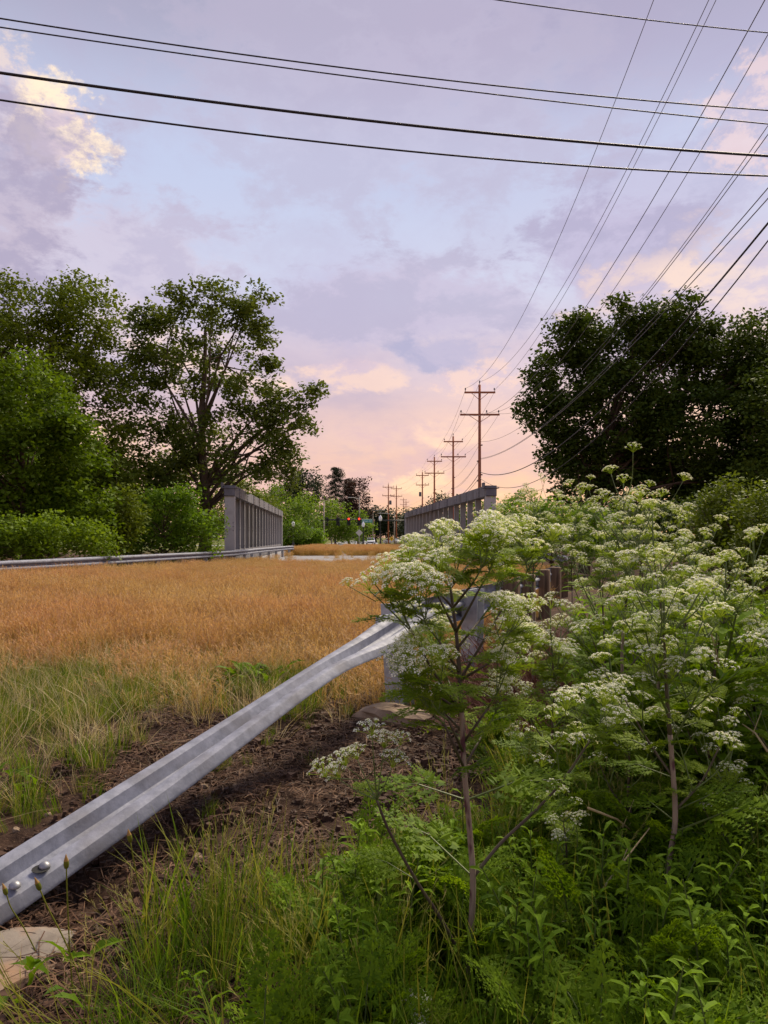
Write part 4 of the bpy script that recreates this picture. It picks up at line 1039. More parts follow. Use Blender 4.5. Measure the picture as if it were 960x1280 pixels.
UMG = [umbel(320 + k, .045, 11 + k, .5, .55).mesh('umbel', [M['ray'], M['flower']]) for k in range(2)]
HL = [hem_leaf(340 + k, .27 + .03 * k).mesh('hemlock_leaf', [M['hleaf'], M['hstem_up']]) for k in range(3)]
HLL = [hem_leaf(350 + k, .16 + .03 * k).mesh('hemlock_leaf', [M['hleaf_l'], M['hstem_up']]) for k in range(2)]

# ------------------------------------------------------------------ poison-hemlock plants
class Hemlock:
    def __init__(s, base, label, seed, group='tall white-flowered umbel plants on the embankment'):
        s.b = Vector(base); s.g = random.Random(seed); s.mb = MB(); s.t = thing('umbel_plant', s.b, label, 'wildflower', group); s.nu = 0; s.top = 1.0
    def um(s, p, d, scale, green=.24):
        g = s.g; me = g.choice(UMG) if g.random() < green else g.choice(UM); o = link('umbel', me, s.t, p - s.b)
        dd = (d.normalized() * .75 + Vector((0, 0, 1)) + Vector((g.gauss(0, .12), g.gauss(0, .12), 0))).normalized()
        o.rotation_mode = 'QUATERNION'; o.rotation_quaternion = dd.to_track_quat('Z', 'Y') @ Quaternion((0, 0, 1), g.uniform(0, 6.28)); sc = scale * g.uniform(.85, 1.15); o.scale = (sc, sc, sc * g.uniform(.85, 1.1)); s.nu += 1
    def leaf(s, p, az, scale, light=False, rise=.3):
        g = s.g; o = link('leaf', g.choice(HLL if light else HL), s.t, p - s.b); o.rotation_euler = (rise + g.gauss(0, .2), g.gauss(0, .25), az - math.pi / 2); sc = scale * g.uniform(.8, 1.2); o.scale = (sc, sc, sc)
    def axis(s, pts, r0, r1, mi=0, per=6):
        c = catmull(pts, per) if len(pts) > 2 else [Vector(p) for p in pts]; n = len(c)
        s.mb.tube([p - s.b for p in c], [r0 + (r1 - r0) * k / (n - 1) for k in range(n)], 7, mi, 0.5); return c
    def spray(s, p, d, ln, r, lvl, usc=1.0, mi=2):
        """a branch that ends in an umbel and carries side sprays"""
        g = s.g; d = d.normalized(); up = Vector((0, 0, 1))
        p1 = p + d * ln * .5; d2 = (d + up * .5).normalized(); p2 = p1 + d2 * ln * .5
        c = s.axis([p, p1 + Vector((g.gauss(0, .02), g.gauss(0, .02), 0)) * ln, p2], r, max(.0011, r * .5), mi, 4)
        s.um(p2, d2, usc)
        if lvl <= 0:
            return
        nn = g.randint(2, 3) if lvl > 1 else g.randint(1, 2)
        a0 = g.uniform(0, 6.28)
        at = p.lerp(p1, g.uniform(.55, 1.0)) if g.random() < .4 else p1.lerp(p2, g.uniform(.0, .3))
        for _ in range(2): s.leaf(at.lerp(p, g.random() * .6), g.uniform(0, 6.28), .75 if lvl > 1 else .55, True, .2)
        for k in range(nn):
            a = a0 + k * 6.28 / nn + g.uniform(-.4, .4); o = Vector((math.cos(a), math.sin(a), 0)); s.spray(at, (d2 * .75 + o * .62 + up * .2), ln * g.uniform(.5, 1.05), max(.0012, r * .6), lvl - 1, usc * .92, 2)
    def finish(s):
        s.mb.build('stem', [M['hstem_lo'], M['hstem_mid'], M['hstem_up']], s.t, True); return s.t

def generic_hemlock(px, Yd, toppy, label, seed, n=5, r=.011, lean=(0, 0), usc=1.0, spread=1.0, lvl=2, bare=.38, leaves=5):
    X = (px - CX) / F * Yd; zb = float(gz(X, Yd)); h = Hemlock((X, Yd, zb), label, seed); g = h.g
    H = P(px, toppy, Yd).z - zb; pts = [h.b - Vector((0, 0, .05))]
    for k in range(1, 6): u = k / 5; pts.append(h.b + Vector((lean[0] * u * u * H + g.gauss(0, .012), lean[1] * u * u * H + g.gauss(0, .012), H * .80 * u)))
    c = catmull(pts, 6); m = len(c)
    h.mb.tube([p - h.b for p in c[:m * 2 // 3 + 1]], [r * (1 - .35 * k / m) for k in range(m * 2 // 3 + 1)], 7, 0 if r > .008 else 1, .5)
    h.mb.tube([p - h.b for p in c[m * 2 // 3:]], [r * (.77 - .45 * k / (m / 3)) for k in range(m - m * 2 // 3)], 7, 1, .5)
    a = g.uniform(0, 6.28)
    for k in range(n):
        u = bare + (.97 - bare) * k / max(1, n - 1); p = c[min(m - 1, int(u * (m - 1)))]; a += 2.4 + g.uniform(-.4, .4)
        for q in range(2 if u > .75 else 1):
            aa = a + q * 2.6; o = Vector((math.cos(aa), math.sin(aa), 0)); ln = H * (.30 - .14 * u) * g.uniform(.8, 1.15) * spread
            h.spray(p, o * .75 + Vector((0, 0, .9)), ln, r * .45, lvl if u < .95 else lvl - 1, usc, 1 if u < .6 else 2)
        h.leaf(p, a, .95 * (1.15 - .6 * u), u > .6, .15)
    h.spray(c[-1], Vector((g.gauss(0, .1), g.gauss(0, .1), 1)), H * .17, r * .5, 1, usc * 1.1, 2)
    for k in range(leaves):
        u = g.uniform(.05, .45); p = c[int(u * (m - 1))]; h.leaf(p, g.uniform(0, 6.28), g.uniform(.9, 1.3), False, g.uniform(-.1, .5))
    return h.finish(), h.nu

# the hero plant in front of the rail
def hero():
    Yd = 2.3; q = lambda x, y, dy=0.0: P(x, y, Yd + dy)
    b = q(587, 1284); b.z = float(gz(b.x, b.y)); h = Hemlock(b, 'tallest white-flowered plant with one bare purplish stem before the rail posts', 900); g = h.g
    main = [b - Vector((0, 0, .06)), q(586, 1215), q(591, 1110), q(587, 1040), q(580, 960), q(577, 890)]
    c = h.axis(main, .0112, .0082, 0, 8)
    up = h.axis([q(577, 890), q(574, 840), q(570, 790, .02), q(563, 735, .05)], .0085, .0045, 1)
    # lower left branch with its own cluster of umbels
    c = h.axis([q(580, 1203), q(552, 1150, -.05), q(520, 1100, -.10), q(487, 1040, -.14), q(471, 1000, -.16)], .0062, .0036, 1)
    for (x, y) in ((447, 950), (480, 935), (425, 975), (490, 960), (465, 920)):
        e = q(x, y, -.16 + g.uniform(-.06, .06)); h.axis([q(471, 1000, -.16), (q(471, 1000, -.16) + e) * .5 + Vector((0, 0, -.005)), e], .0022, .0013, 2, 4); h.um(e, e - q(471, 1000, -.16), .95, .1)
    for (x, y) in ((408, 972), (432, 958), (500, 932)): 
        e = q(x, y, -.18 + g.uniform(-.08, .08)); h.axis([q(455, 975, -.16), e], .0014, .0012, 2); h.um(e, e - q(471, 1000, -.16), .75, .1)
    h.leaf(q(471, 1000, -.16), 2.2, .6, True); h.leaf(q(520, 1100, -.1), 2.8, .8)
    # right branch
    c = h.axis([q(591, 1097), q(625, 1055, .04), q(662, 1020, .08), q(700, 980, .1), q(738, 925, .12)], .006, .0032, 1)
    for (x0, y0, x, y, dy) in ((662, 1020, 680, 960, .1), (700, 980, 690, 905, .05), (700, 980, 735, 945, .2), (738, 925, 715, 885, .1), (738, 925, 760, 890, .15), (738, 925, 775, 912, .05)):
        s0 = q(x0, y0, .1); e = q(x, y, dy); h.spray(s0, e - s0, (e - s0).length, .0022, 1, .9)
    h.leaf(q(700, 980, .1), .4, .8); h.leaf(q(640, 1040, .06), .2, .9)
    # upper scaffold branches: start, direction pixel, number of levels
    for (x0, y0, pts, lvl) in ((577, 890, [(545, 845, -.05), (515, 790, -.10), (492, 735, -.12)], 2), (577, 900, [(560, 850, .1), (535, 800, .2)], 2),
                               (578, 930, [(610, 885, .0), (640, 835, -.05)], 2), (575, 850, [(605, 800, .06), (640, 740, .1), (672, 700, .12)], 2),
                               (570, 790, [(545, 740, .0), (528, 700, -.02)], 2), (570, 790, [(600, 735, -.06), (622, 690, -.08)], 2), (563, 735, [(560, 705, .05)], 1),
                               (563, 735, [(590, 700, .1), (602, 685, .12)], 1), (563, 735, [(538, 705, .12)], 1), (575, 850, [(540, 815, .12), (500, 790, .2)], 1),
                               (580, 960, [(555, 905, -.1), (520, 870, -.16)], 2), (576, 870, [(620, 850, .12), (660, 810, .2)], 2), (492, 740, [(468, 745, -.13)], 0),
                               (577, 890, [(548, 870, -.12), (515, 850, -.2)], 2), (578, 915, [(550, 885, .05), (528, 850, .1)], 2), (574, 840, [(548, 800, -.12), (520, 760, -.18)], 2),
                               (575, 850, [(610, 830, -.1), (640, 790, -.16)], 2), (572, 810, [(600, 775, .15), (630, 730, .2)], 2), (566, 760, [(540, 730, .1), (515, 700, .15)], 2), (580, 960, [(605, 915, .1), (628, 880, .12)], 2),
                               (566, 760, [(590, 730, -.1), (610, 700, -.15)], 2), (579, 940, [(560, 900, -.15), (535, 880, -.2)], 1), (563, 735, [(578, 700, -.05)], 1)):
        s0 = q(x0, y0); cp = [s0] + [q(*p) for p in pts]
        if len(cp) > 2: h.axis(cp[:-1] if len(cp) > 3 else cp[:2], .0046, .0032, 1)
        s1 = cp[-2]; e = cp[-1]; h.spray(s1, e - s1, max(.08, (e - s1).length), .003, lvl, 1.0)
        h.leaf(cp[1], g.uniform(0, 6.28), .7, True)
    e = q(462, 738, -.1); h.axis([q(515, 790, -.10), q(487, 762, -.11), e], .0028, .0016, 2); h.um(e, e - q(515, 790, -.1), 1.05, 0); e2 = q(436, 733, -.1); h.axis([q(470, 752, -.1), e2], .0014, .0012, 2); h.um(e2, Vector((-1, 0, .5)), .45, 0)
    for (x, y, a, sc) in ((590, 1095, 2.6, 1.2), (586, 1200, .3, 1.2), (583, 1000, 2.9, 1.1), (583, 1000, .2, 1.1), (578, 920, 3.4, .9), (578, 930, -.4, .9), (574, 840, 2.8, .8), (573, 830, .2, .8), (580, 960, -1.2, .9)):
        h.leaf(q(x, y), a, sc, y < 950, .25)
    t = h.finish(); print('hero umbels', h.nu); return t
hero()
HL_LIST = [  # px, depth, top py, label, seed, n, stem radius, lean, umbel size, spread
    (844, 2.66, 690, 'white-flowered plant with a forked dark purple stem among the weeds', 911, 6, .0115, (-.02, .02), 1.0, .95, .45),
    (826, 3.55, 625, 'white-flowered plant with a dark red stem in the flower thicket', 912, 6, .010, (-.01, 0), 1.0, 1.0, .42),
    (775, 4.1, 592, 'highest white-flowered plant, its top against the dark tree', 913, 7, .011, (.02, 0), 1.0, 1.05, .42),
    (856, 4.4, 640, 'white-flowered plant deep in the thicket below the young trees', 914, 6, .010, (0, .02), 1.0, 1.0, .4),
    (886, 3.3, 690, 'white-flowered plant leaning toward the weedy verge', 915, 6, .010, (.04, 0), 1.0, 1.0, .4),
    (935, 3.9, 665, 'white-flowered plant in front of the young dark tree', 916, 6, .010, (.02, 0), 1.0, 1.0, .38),
    (975, 3.2, 730, 'white-flowered plant at the outer edge of the thicket', 917, 6, .010, (0, 0), 1.0, 1.0, .38),
    (756, 4.7, 650, 'white-flowered plant between the thicket and the wooden rail posts', 918, 6, .009, (0, 0), 1.0, .9, .42),
    (693, 3.5, 752, 'shorter white-flowered plant with a pale green stem below the rail posts', 919, 5, .008, (-.02, 0), 1.05, .85, .5),
    (667, 6.3, 612, 'white-flowered plant rising in front of the rail and dark tree', 920, 6, .010, (.0, 0), 1.05, 1.0, .70),
    (712, 6.9, 618, 'white-flowered plant standing beyond the wooden rail posts', 921, 6, .010, (.01, 0), 1.05, 1.0, .70),
    (628, 7.4, 632, 'white-flowered plant hiding the end of the right girder', 922, 5, .010, (-.01, 0), 1.05, .9, .70),
    (800, 5.6, 612, 'white-flowered plant behind the highest flowers of the thicket', 923, 6, .010, (0, 0), 1.05, 1.0, .4),
    (790, 3.0, 850, 'low spreading white-flowered plant under the thicket', 924, 4, .007, (-.03, 0), .9, 1.1, .5),
    (705, 2.75, 985, 'small white-flowered plant low among the weeds', 925, 4, .005, (0, 0), .72, 1.0, .5),
    (525, 1.95, 1248, 'smallest white-flowered plant at the foot of the bare stem', 926, 3, .004, (-.02, 0), .62, 1.0, .5),
    (905, 2.8, 900, 'half-grown white-flowered plant beside the yellowing weeds', 927, 4, .006, (.0, 0), .72, 1.0, .5)]
for (px, Yd, tp, lab, sd, n, r, ln, us, sp, bare) in HL_LIST:
    us *= .80 if Yd > 2.7 else .9
    t, nu = generic_hemlock(px, Yd, tp, lab, sd, n, r, ln, us, sp, 2 if n > 4 else 1, bare); print(px, nu)

# ------------------------------------------------------------------ field, verge and weeds
g0 = np.random.default_rng(5)
def pts_region(n, x0, x1, y0, y1, f, seed):
    g = np.random.default_rng(seed); x = g.uniform(x0, x1, n); y = g.uniform(y0, y1, n); k = g.random(n) < f(x, y); return np.column_stack([x[k], y[k]])
def nz(x, y, s=1.0, o=0.0): return .5 + .25 * (np.sin(x * 1.3 * s + o) + np.sin(y * 1.7 * s - 1.1 + o)) * .5 + .25 * (np.sin((x * .8 + y * 1.1) * 2.3 * s + o) + np.sin((x - y * .7) * 3.1 * s + 2 * o)) * .5
def bare(x, y):      # the scraped strip along the near rail
    d = x - railx(y); front = 5.9 + .35 * np.sin(x * 2.3) + .9 * ss(x, -1.2, .3)
    left = ss(x, -2.15, -1.5)
    m = left * (1 - ss(y, front - .3, front + .5)) * (1 - ss(d, .75, 1.2) * ss(y, 0, 9)) 
    return np.clip(np.maximum(m, (1 - ss(np.abs(d), .5, 1.0)) * (1 - ss(y, 7, 10))), 0, 1)
def road_side(x, y): return (x < railx(y) - .12) & (x > np.interp(y, [0, 13, 20.5, 30, 40, 62], [-17, -13.0, -10.8, -9.45, -8.1, -7.5]) + .05)

SG = [seedgrass(400 + k, 78, .26, .40, .60).mesh('rust_grass', [M['seed'], M['straw'], M['blade_ol']]) for k in range(4)]
def dens_field(x, y): return road_side(x, y) * ss(y - 1.8 * ss(-x, 1.2, 4) + .5 * np.sin(x * 1.1) + .35 * np.sin(x * 2.9 + 1), 5.2, 10.4) * (1 - ss(y + np.sin(x), 39, 42))
xy = np.concatenate([pts_region(5200, -12, 4, 6.2, 16, dens_field, 1), pts_region(4600, -13, 8, 16, 44, dens_field, 2)])
hz = (.92 - .38 * ss(xy[:, 1], 14, 34)) * (.5 + .5 * ss(xy[:, 1], 6.3, 10.5)) * np.random.default_rng(8).uniform(.6, 1.2, len(xy)) * (.8 + .4 * nz(xy[:, 0], xy[:, 1], .8, 2))
scatter('rust_grass', xy, SG, 'rust and gold seeding grass filling the field beside the rail', 'grass', .8, 1.15, .09, 3, hz=hz)
xy = pts_region(2400, -8, 4, 60, 84, lambda x, y: ((x > on_bridge(-6.6, 42, y)) & (x < on_bridge(4.9, 42, y)) & (np.abs(x - on_bridge(-1.9, 42, y)) > .35)).astype(float), 4)
scatter('rust_grass', xy, SG, 'rust coloured grass band across the far end of the bridge', 'grass', .9, 1.3, .08, 5, zfun=lambda x, y: 0 * x + .03)
TG = [grasstuft(420 + k, 46, .10, .18, .42, .0075, 3, (.08, .6)).mesh('green_grass', [M['blade'], M['blade_ol'], M['blade_d']]) for k in range(4)]
TL = [grasstuft(440 + k, 34, .06, .22, .52, .0075, 2, (.2, 1.1)).mesh('long_grass', [M['blade_d'], M['blade']]) for k in range(4)]
ST = [grasstuft(460 + k, 16, .10, .25, .55, .0045, 1, (.3, 1.0)).mesh('dry_stalks', [M['strawpale']]) for k in range(3)]
def dens_green(x, y):
    f = road_side(x, y) * (1 - bare(x, y)) * (1 - .93 * ss(y - 1.8 * ss(-x, 1.2, 4) + .8 * np.sin(x * .9 + 1), 7.4, 13.5)) * (.35 + .65 * ss(nz(x, y, 1.2, .7), .3, .6)); return f * (1 - .6 * (1 - ss(y, 4.4, 5.4)))
xy = pts_region(7600, -9, 2, 3.2, 16, dens_green, 6)
scatter('green_grass', xy, TG, 'yellow green grass fringe along the front of the field', 'grass', .42, .85, .2, 7)
xy = pts_region(1100, -6, 1, 3.2, 9, lambda x, y: road_side(x, y) * (1 - .9 * bare(x, y)) * .7, 8)
scatter('dry_stalks', xy, ST, 'pale bent dry stalks leaning over the field edge', 'dry grass', .6, 1.15, .3, 9)
xy = pts_region(1100, -11, 4, 8, 30, lambda x, y: road_side(x, y) * (.15 + .85 * ss(nz(x, y, .7, 3), .5, .65)) * (1 - .6 * ss(y, 14, 30)), 40)
scatter('field_grass', xy, TG[:2] + ST, 'olive blades and pale stalks mixed through the rust field', 'grass', .8, 1.25, .16, 41)
xy = pts_region(110, -8, 4.5, 43.5, 60, lambda x, y: ((x > on_bridge(-7.4, 42, y)) & (x < on_bridge(4.9, 42, y))) * ss(nz(x, y, .5, 1), .45, .6), 42)
scatter('rust_grass', xy, SG, 'thin rust grass tufts sprouting from the worn bridge roadway', 'grass', .5, .9, .1, 43, zfun=lambda x, y: 0 * x + .03)
# verge grass in front, between the bare earth and the weeds
def dens_verge(x, y): return ss(x / y, -.44, -.34) * ss(x, -1.15, -.85) * (1 - ss(x, -.15, .45)) * (1 - ss(y + .25 * np.sin(x * 3), 2.35, 2.85)) * (.25 + .75 * ss(nz(x, y, 2.4, .2), .25, .55))
xy = pts_region(430, -1.6, .6, 1.3, 3.4, lambda x, y: dens_verge(x, y) * (1 - .85 * ((np.abs(x - .26) < .28) & (y < 2.35))), 10)
scatter('long_grass', xy, TL, 'long green grass clumps growing before the rail end', 'grass', .36, .70, .26, 11)
xy = pts_region(46, -1.1, .1, 2.0, 2.8, lambda x, y: ss(x, -1.1, -.5) * (.2 + .8 * ss(nz(x, y, 2, 2), .4, .6)), 12)
SEEDP = [seedgrass(480 + k, 9, .05, .45, .70, True, .0016, (.10, .16)).mesh('seeding_grass', [M['seedgreen'], M['blade_ol'], M['blade']]) for k in range(3)]
scatter('seeding_grass', xy, SEEDP, 'arching pale seed heads over the green grass clumps', 'grass', .5, .8, .3, 13)
xy = pts_region(260, .0, 2.2, 2.8, 5.0, lambda x, y: (1 - ss(x, 1.0, 2.2)) * (y < 3.3 + x) * ss(x, .05, .4) * .6, 14)
scatter('seeding_grass', xy, SEEDP, 'dull yellow seeding grass behind the bare plant stem', 'grass', .55, .85, .22, 15)
# weeds
WD = [lanceplant(500 + k, .36 + .05 * k, 34, .085, .015).mesh('weed', [M['weed'], M['weedstem']]) for k in range(4)]
WD2 = [lanceplant(520 + k, .42 + .05 * k, 34, .11, .015).mesh('weed', [M['weed2'], M['weedstem']]) for k in range(2)]
FERN = []
for k in range(2):
    mb = MB(); g = random.Random(540 + k)
    for q in range(9):
        lf = hem_leaf(560 + q + 20 * k, .24); a = q * .7 + g.uniform(-.2, .2); mt = Matrix.Rotation(a, 3, 'Z') @ Matrix.Rotation(g.uniform(.35, 1.1), 3, 'X'); i = len(mb.v)
        mb.v += [tuple(mt @ Vector(v) + Vector((0, 0, .02 + .03 * q))) for v in lf.v]; mb.f += [tuple(i + w for w in f) for f in lf.f]; mb.m += lf.m; mb.r += lf.r
    FERN.append(mb.mesh('fern_weed', [M['hleaf'], M['weedstem']]))
def dens_weed(x, y): 
    d = x - railx(y); e = ss(x + .16 * np.sin(y * 4), -.55, -.05) * ss(x - .52 * (y - 2.6) + .2 * np.sin(y * 3), -.25, .35); return e * ss(d, .9, 1.5)
xy = pts_region(5600, -.6, 5.2, 1.2, 7.5, lambda x, y: dens_weed(x, y) * np.clip(1.25 - .12 * y, .3, 1) * (1 - .8 * ((np.abs(x - .24) < .22) & (y < 2.32))), 16)
scatter('weed_cover', xy, WD + WD2 + FERN, 'dense dark green weeds covering the near embankment', 'weeds', .6, 1.12, .18, 17, weights=[.12, .12, .12, .12, .06, .06, .20, .20])
xy = pts_region(1500, 1.2, 14, 6.5, 26, lambda x, y: ss(x - railx(y), 2.2, 3.4), 18)
scatter('weed_cover', xy, WD + FERN, 'green weeds covering the lower embankment behind the flowers', 'weeds', 1.0, 1.9, .18, 19)
xy = pts_region(1600, -1.4, 3.4, 1.05, 4.2, lambda x, y: dens_weed(x, y) * .35 + .12 * (x > -1.0) * (y < 3), 20)
scatter('green_grass', xy, TG[:3], 'thin grass blades mixed through the embankment weeds', 'grass', .8, 1.4, .2, 21)
xy = pts_region(1300, -26, -10.5, 14, 44, lambda x, y: ((x < np.interp(y, [13, 20.5, 30, 40], [-13.2, -11.3, -10.0, -8.7]))).astype(float), 22)
scatter('weed_cover', xy, WD + WD2, 'green weeds behind the far guard rail', 'weeds', 1.1, 2.0, .15, 23)
xy = pts_region(900, 1.0, 6.5, 3.2, 9, lambda x, y: ss(x / y, .27, .36) * ss(x - railx(y), 1.0, 1.6), 32)
scatter('fern_cover', xy, FERN + WD2, 'ferny green leaves filling the foot of the flower thicket', 'weeds', 1.5, 2.6, .2, 33)
# litter of dead stalks, clods
LP = [litter_patch(600 + k, 190, .2, .03, .15).mesh('dead_stalks', [M['litter'], M['litter_d']]) for k in range(4)]
CP = [clod_patch(620 + k, 46, .2).mesh('earth_clods', [M['litter_d']]) for k in range(3)]
xy = pts_region(1150, -3.2, 2.6, 1.3, 8.6, lambda x, y: np.maximum(bare(x, y), .12) * (.3 + .7 * ss(nz(x, y, 1.7, 1.5), .35, .6)), 24)
scatter('dead_stalks', xy, LP, 'brown dead stalks littering the bare earth', 'plant litter', .7, 1.3, .06, 25)
xy = pts_region(1100, -3.2, 2.6, 1.3, 8.6, lambda x, y: np.maximum(bare(x, y), .05), 26)
scatter('earth_clods', xy, CP, 'dark crumbling clods of bare earth', 'earth', .6, 1.2, .05, 27)
# small grass tufts scattered over the bare earth
xy = pts_region(200, -2.4, 1.6, 3.0, 7.2, lambda x, y: bare(x, y) * ss(nz(x, y, 2.2, 4), .5, .62), 28)
scatter('sparse_grass', xy, TG, 'sparse short grass sprouting through the bare earth', 'grass', .25, .55, .2, 29)
# dead reddish stems below the wooden posts
DS = []
for k in range(3):
    mb = MB(); g = random.Random(640 + k)
    for _ in range(46):
        b = Vector((g.uniform(-.3, .3), g.uniform(-.3, .3), -.02)); a = g.uniform(0, 6.28); l = g.uniform(.3, .75); e = b + Vector((math.cos(a) * l * .6, math.sin(a) * l * .6, l * g.uniform(.15, .7)))
        mb.tube([b, b.lerp(e, .5) + Vector((0, 0, .06)), e], [.0035, .003, .0015], 4, 0, g.random(), cap=False)
    DS.append(mb.mesh('dead_stems', M['redstem']))
xy = pts_region(420, .9, 3.4, 4.4, 9, lambda x, y: ((x - railx(y) > .45) & (x - railx(y) < 1.7) & (x / y < .34)).astype(float), 30)
scatter('dead_stems', xy, DS, 'tangle of reddish dead stems under the wooden posts', 'dead stems', .8, 1.3, .2, 31)

# ------------------------------------------------------------------ stones
def stone(name, px, py, w, d, h, label, mat, seed, group=None, cat='stone', ang=.085, rz=0.0):
    Yd = EYE * F / (py - HY); x = (px - CX) / F * Yd; g = np.random.default_rng(seed); mb = MB(); nl, na = 6, 12
    k1, k2, k3 = g.uniform(0, 6.28, 3)
    for l in range(nl + 1):
        ph = math.pi * l / nl; 
        for a in range(na):
            th = 2 * math.pi * a / na; rr = 1 + .16 * math.sin(2 * th + k1) + .10 * math.sin(3 * th + k2 + ph) + ang * g.normal()
            s = math.sin(ph) ** .55 if 0 < l < nl else .0; mb.v.append((w / 2 * rr * s * math.cos(th), d / 2 * rr * s * math.sin(th), h / 2 * (math.cos(ph) ** 1 if True else 0) * (1 + .1 * math.sin(th + k3))))
    for l in range(nl):
        for a in range(na):
            i = l * na; b = (a + 1) % na; mb.f.append((i + a, i + na + a, i + na + b, i + b)); mb.m.append(0); mb.r.append(0.0)
    zz = float(gz(x, Yd)) + h * .2
    o = mb.build(name, M[mat], None, False, (x, Yd, zz)); o.rotation_euler.z = rz; return tag(o, label, cat, group)
stone('boulder', 495, 908, .56, .36, .20, 'flat tan boulder at the foot of the steel rail post', 'stone', 700, cat='boulder', rz=-.5, ang=.10)
stone('stone_slab', 5, 1205, .46, .44, .08, 'broken grey slab lying below the rail end', 'slab', 701, cat='slab', rz=.3, ang=.06)
sp = [(310, 931, .075), (438, 879, .06), (170, 1004, .04), (138, 1015, .035), (60, 1020, .035), (255, 990, .05), (180, 940, .05), (365, 893, .05), (405, 862, .04), (45, 1172, .045), (58, 1182, .05), (22, 1156, .04), (72, 1192, .03), (80, 1215, .035), (96, 1240, .03), (110, 1262, .03), (60, 1262, .028), (248, 1075, .06), (295, 985, .05), (330, 960, .045), (210, 965, .03), (380, 930, .035), (20, 1040, .04), (455, 905, .03), (285, 905, .035), (98, 1170, .035), (70, 1166, .05)]
for i, (px, py, w) in enumerate(sp):
    line = 1107 - .665 * px                      # which side of the rail it lies on
    if i == 0: lab, grp = 'largest loose tan stone on the bare earth before the steel post', None
    elif px < 125 and py > 1140: lab, grp = 'small tan stone on the crumbly earth around the grey slab', 'small stones around the grey slab'
    elif px > 400: lab, grp = 'small tan stone on the bare earth close to the boulder', 'small stones close to the boulder'
    elif py > line: lab, grp = 'small tan stone on the bare earth in front of the twisted rail', 'small stones in front of the rail'
    else: lab, grp = 'small tan stone on the bare earth between rail and field', 'small stones between rail and field'
    stone('stone', px, py, w, w * rng.uniform(.7, 1), w * rng.uniform(.5, .8), lab, 'stone', 710 + i, grp, rz=rng.uniform(0, 3))

# ------------------------------------------------------------------ single weeds one can pick out
def rosette(px, py, label, seed, n=26, L_=.26, name='broadleaf_weed'):
    Yd = EYE * F / (py - HY); x = (px - CX) / F * Yd; t = thing(name, (x, Yd, float(gz(x, Yd))), label, 'weed'); g = random.Random(seed)
    me = []
    for k in range(3):
        mb = MB(); ll = L_; ww = L_ * .30; pr = None
        for j in range(7):
            u = j / 6; c = Vector((0, ll * u, ll * (.5 * u - .55 * u * u))); wv = ww * math.sin(math.pi * min(1, .12 + .88 * u) ** .8) * .5 * (1 + .25 * (-1) ** j)
            cur = (c + Vector((-wv, 0, wv * .4)), c, c + Vector((wv, 0, wv * .4)))
            if pr: mb.quad(pr[0], pr[1], cur[1], cur[0], 0, .2 * k); mb.quad(pr[1], pr[2], cur[2], cur[1], 0, .2 * k + .2)
            pr = cur
        me.append(mb.mesh('leaf', M['weed']))
    for k in range(n):
        o = link('leaf', g.choice(me), t, (g.gauss(0, .12), g.gauss(0, .10), .02 + .16 * g.random())); o.rotation_euler = (g.uniform(.1, .9), g.gauss(0, .2), g.uniform(0, 6.28)); s = g.uniform(.6, 1.15); o.scale = (s, s, s)
rosette(312, 858, 'dark leafy weed clump at the edge of the grassy field', 800, 60, .24)
rosette(10, 995, 'small dark leafy weed near the rail end', 801, 18, .14)
rosette(45, 1282, 'low round-leaved weed beside the grey slab', 802, 12, .12)
def bud_stalk(pts, Yd, label, seed):
    q = [P(x, y, Yd) for (x, y) in pts]; b = q[0].copy(); t = thing('bud_stalk', b, label, 'wildflower', 'closed flower buds on thin stalks'); mb = MB()
    mb.tube([p - b for p in catmull(q, 5)], .0022, 6, 0, .5); mb.build('stalk', M['blade_ol'], t, True)
    d = (q[-1] - q[-2]).normalized(); mb = MB(); mb.lathe([(0, -.004), (.006, 0), (.0085, .010), (.0075, .022), (.004, .032), (.0018, .040), (0, .044)], 9, mis=[0, 0, 0, 1, 1, 1]); o = mb.build('bud', [M['blade_ol'], M['straw']], t, True); o.location = q[-1] - b; o.rotation_mode = 'QUATERNION'; o.rotation_quaternion = d.to_track_quat('Z', 'Y')
bud_stalk([(95, 1290), (88, 1200), (84, 1120), (83, 1085)], 2.28, 'upright closed bud on a thin stalk in front of the rail', 1)
bud_stalk([(110, 1255), (85, 1185), (60, 1135), (50, 1112)], 2.34, 'bent stalk with a closed bud beside the rail bolt', 2)
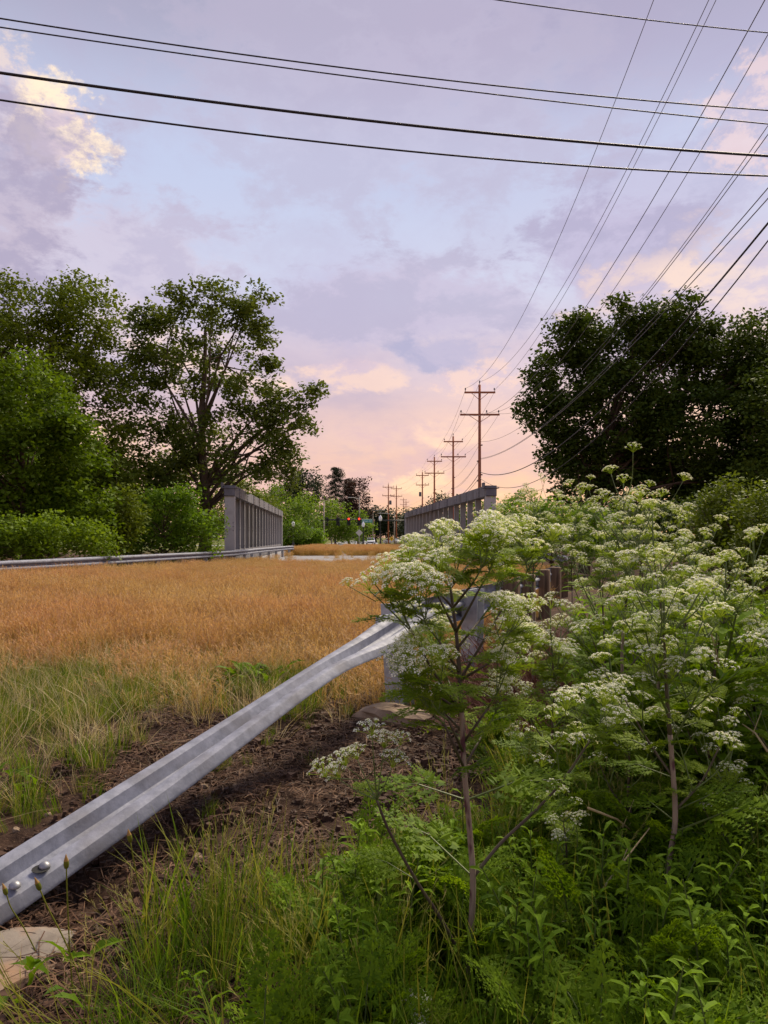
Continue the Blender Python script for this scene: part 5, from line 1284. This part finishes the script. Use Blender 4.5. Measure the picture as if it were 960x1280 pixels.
bud_stalk([(50, 1200), (30, 1160), (14, 1135), (8, 1118)], 2.62, 'brownish closed bud covering the rail end bolt', 3)
bud_stalk([(200, 1230), (185, 1150), (170, 1090), (163, 1052)], 2.45, 'tall closed bud rising from the green grass clump', 4)
def goldenrod(px, Yd, toppy, label, seed, mat='weed2'):
    x = (px - CX) / F * Yd; zb = float(gz(x, Yd)); H = P(px, toppy, Yd).z - zb; t = thing('leafy_weed', (x, Yd, zb), label, 'weed', 'tall lance-leaved weeds')
    mb = lanceplant(seed, H, int(H * 60), .12, .017, .06); mb.build('leafy_stem', [M[mat], M['weedstem']], t)
for i, (px, Yd, tp, lab) in enumerate([(750, 2.5, 1040, 'tall lance-leaved weed between the two purple stems'), (640, 2.25, 1120, 'lance-leaved weed right of the bare stem'), (905, 2.4, 1090, 'lance-leaved weed right of the forked stem'), (480, 2.1, 1150, 'lance-leaved weed left of the bare stem'), (945, 2.9, 1000, 'tall lance-leaved weed near the half-grown flowers'), (670, 2.05, 1170, 'short lance-leaved weed at the foot of the thicket')]):
    goldenrod(px, Yd, tp, lab, 860 + i)
def dry_stick(a, b, Yd0, Yd1, label, seed):
    p, q = P(*a, Yd0), P(*b, Yd1); g = random.Random(seed); mb = MB(); m = p.lerp(q, .5) + Vector((0, 0, .02)); mb.tube([Vector((0, 0, 0)), m - p, q - p], [.005, .004, .002], 6, 0, .8)
    k = p.lerp(q, .6) - p; mb.tube([k, k + Vector((.05, .02, .10))], [.0025, .001], 5, 0, .8)
    tag(mb.build('dry_stick', M['strawpale'], None, True, p), label, 'stick', 'pale dry sticks caught in the weeds')
dry_stick((700, 1195), (812, 1035), 2.35, 2.7, 'pale dry stick slanting between the two purple stems', 1)
dry_stick((960, 940), (928, 905), 3.0, 3.1, 'pale dry twig above the half-grown flowers', 2)
dry_stick((735, 1010), (805, 1050), 2.7, 2.9, 'short pale dry twig low in the weeds', 3)
dry_stick((905, 860), (885, 778), 3.2, 3.3, 'upright pale dry stalk inside the flower thicket', 4)
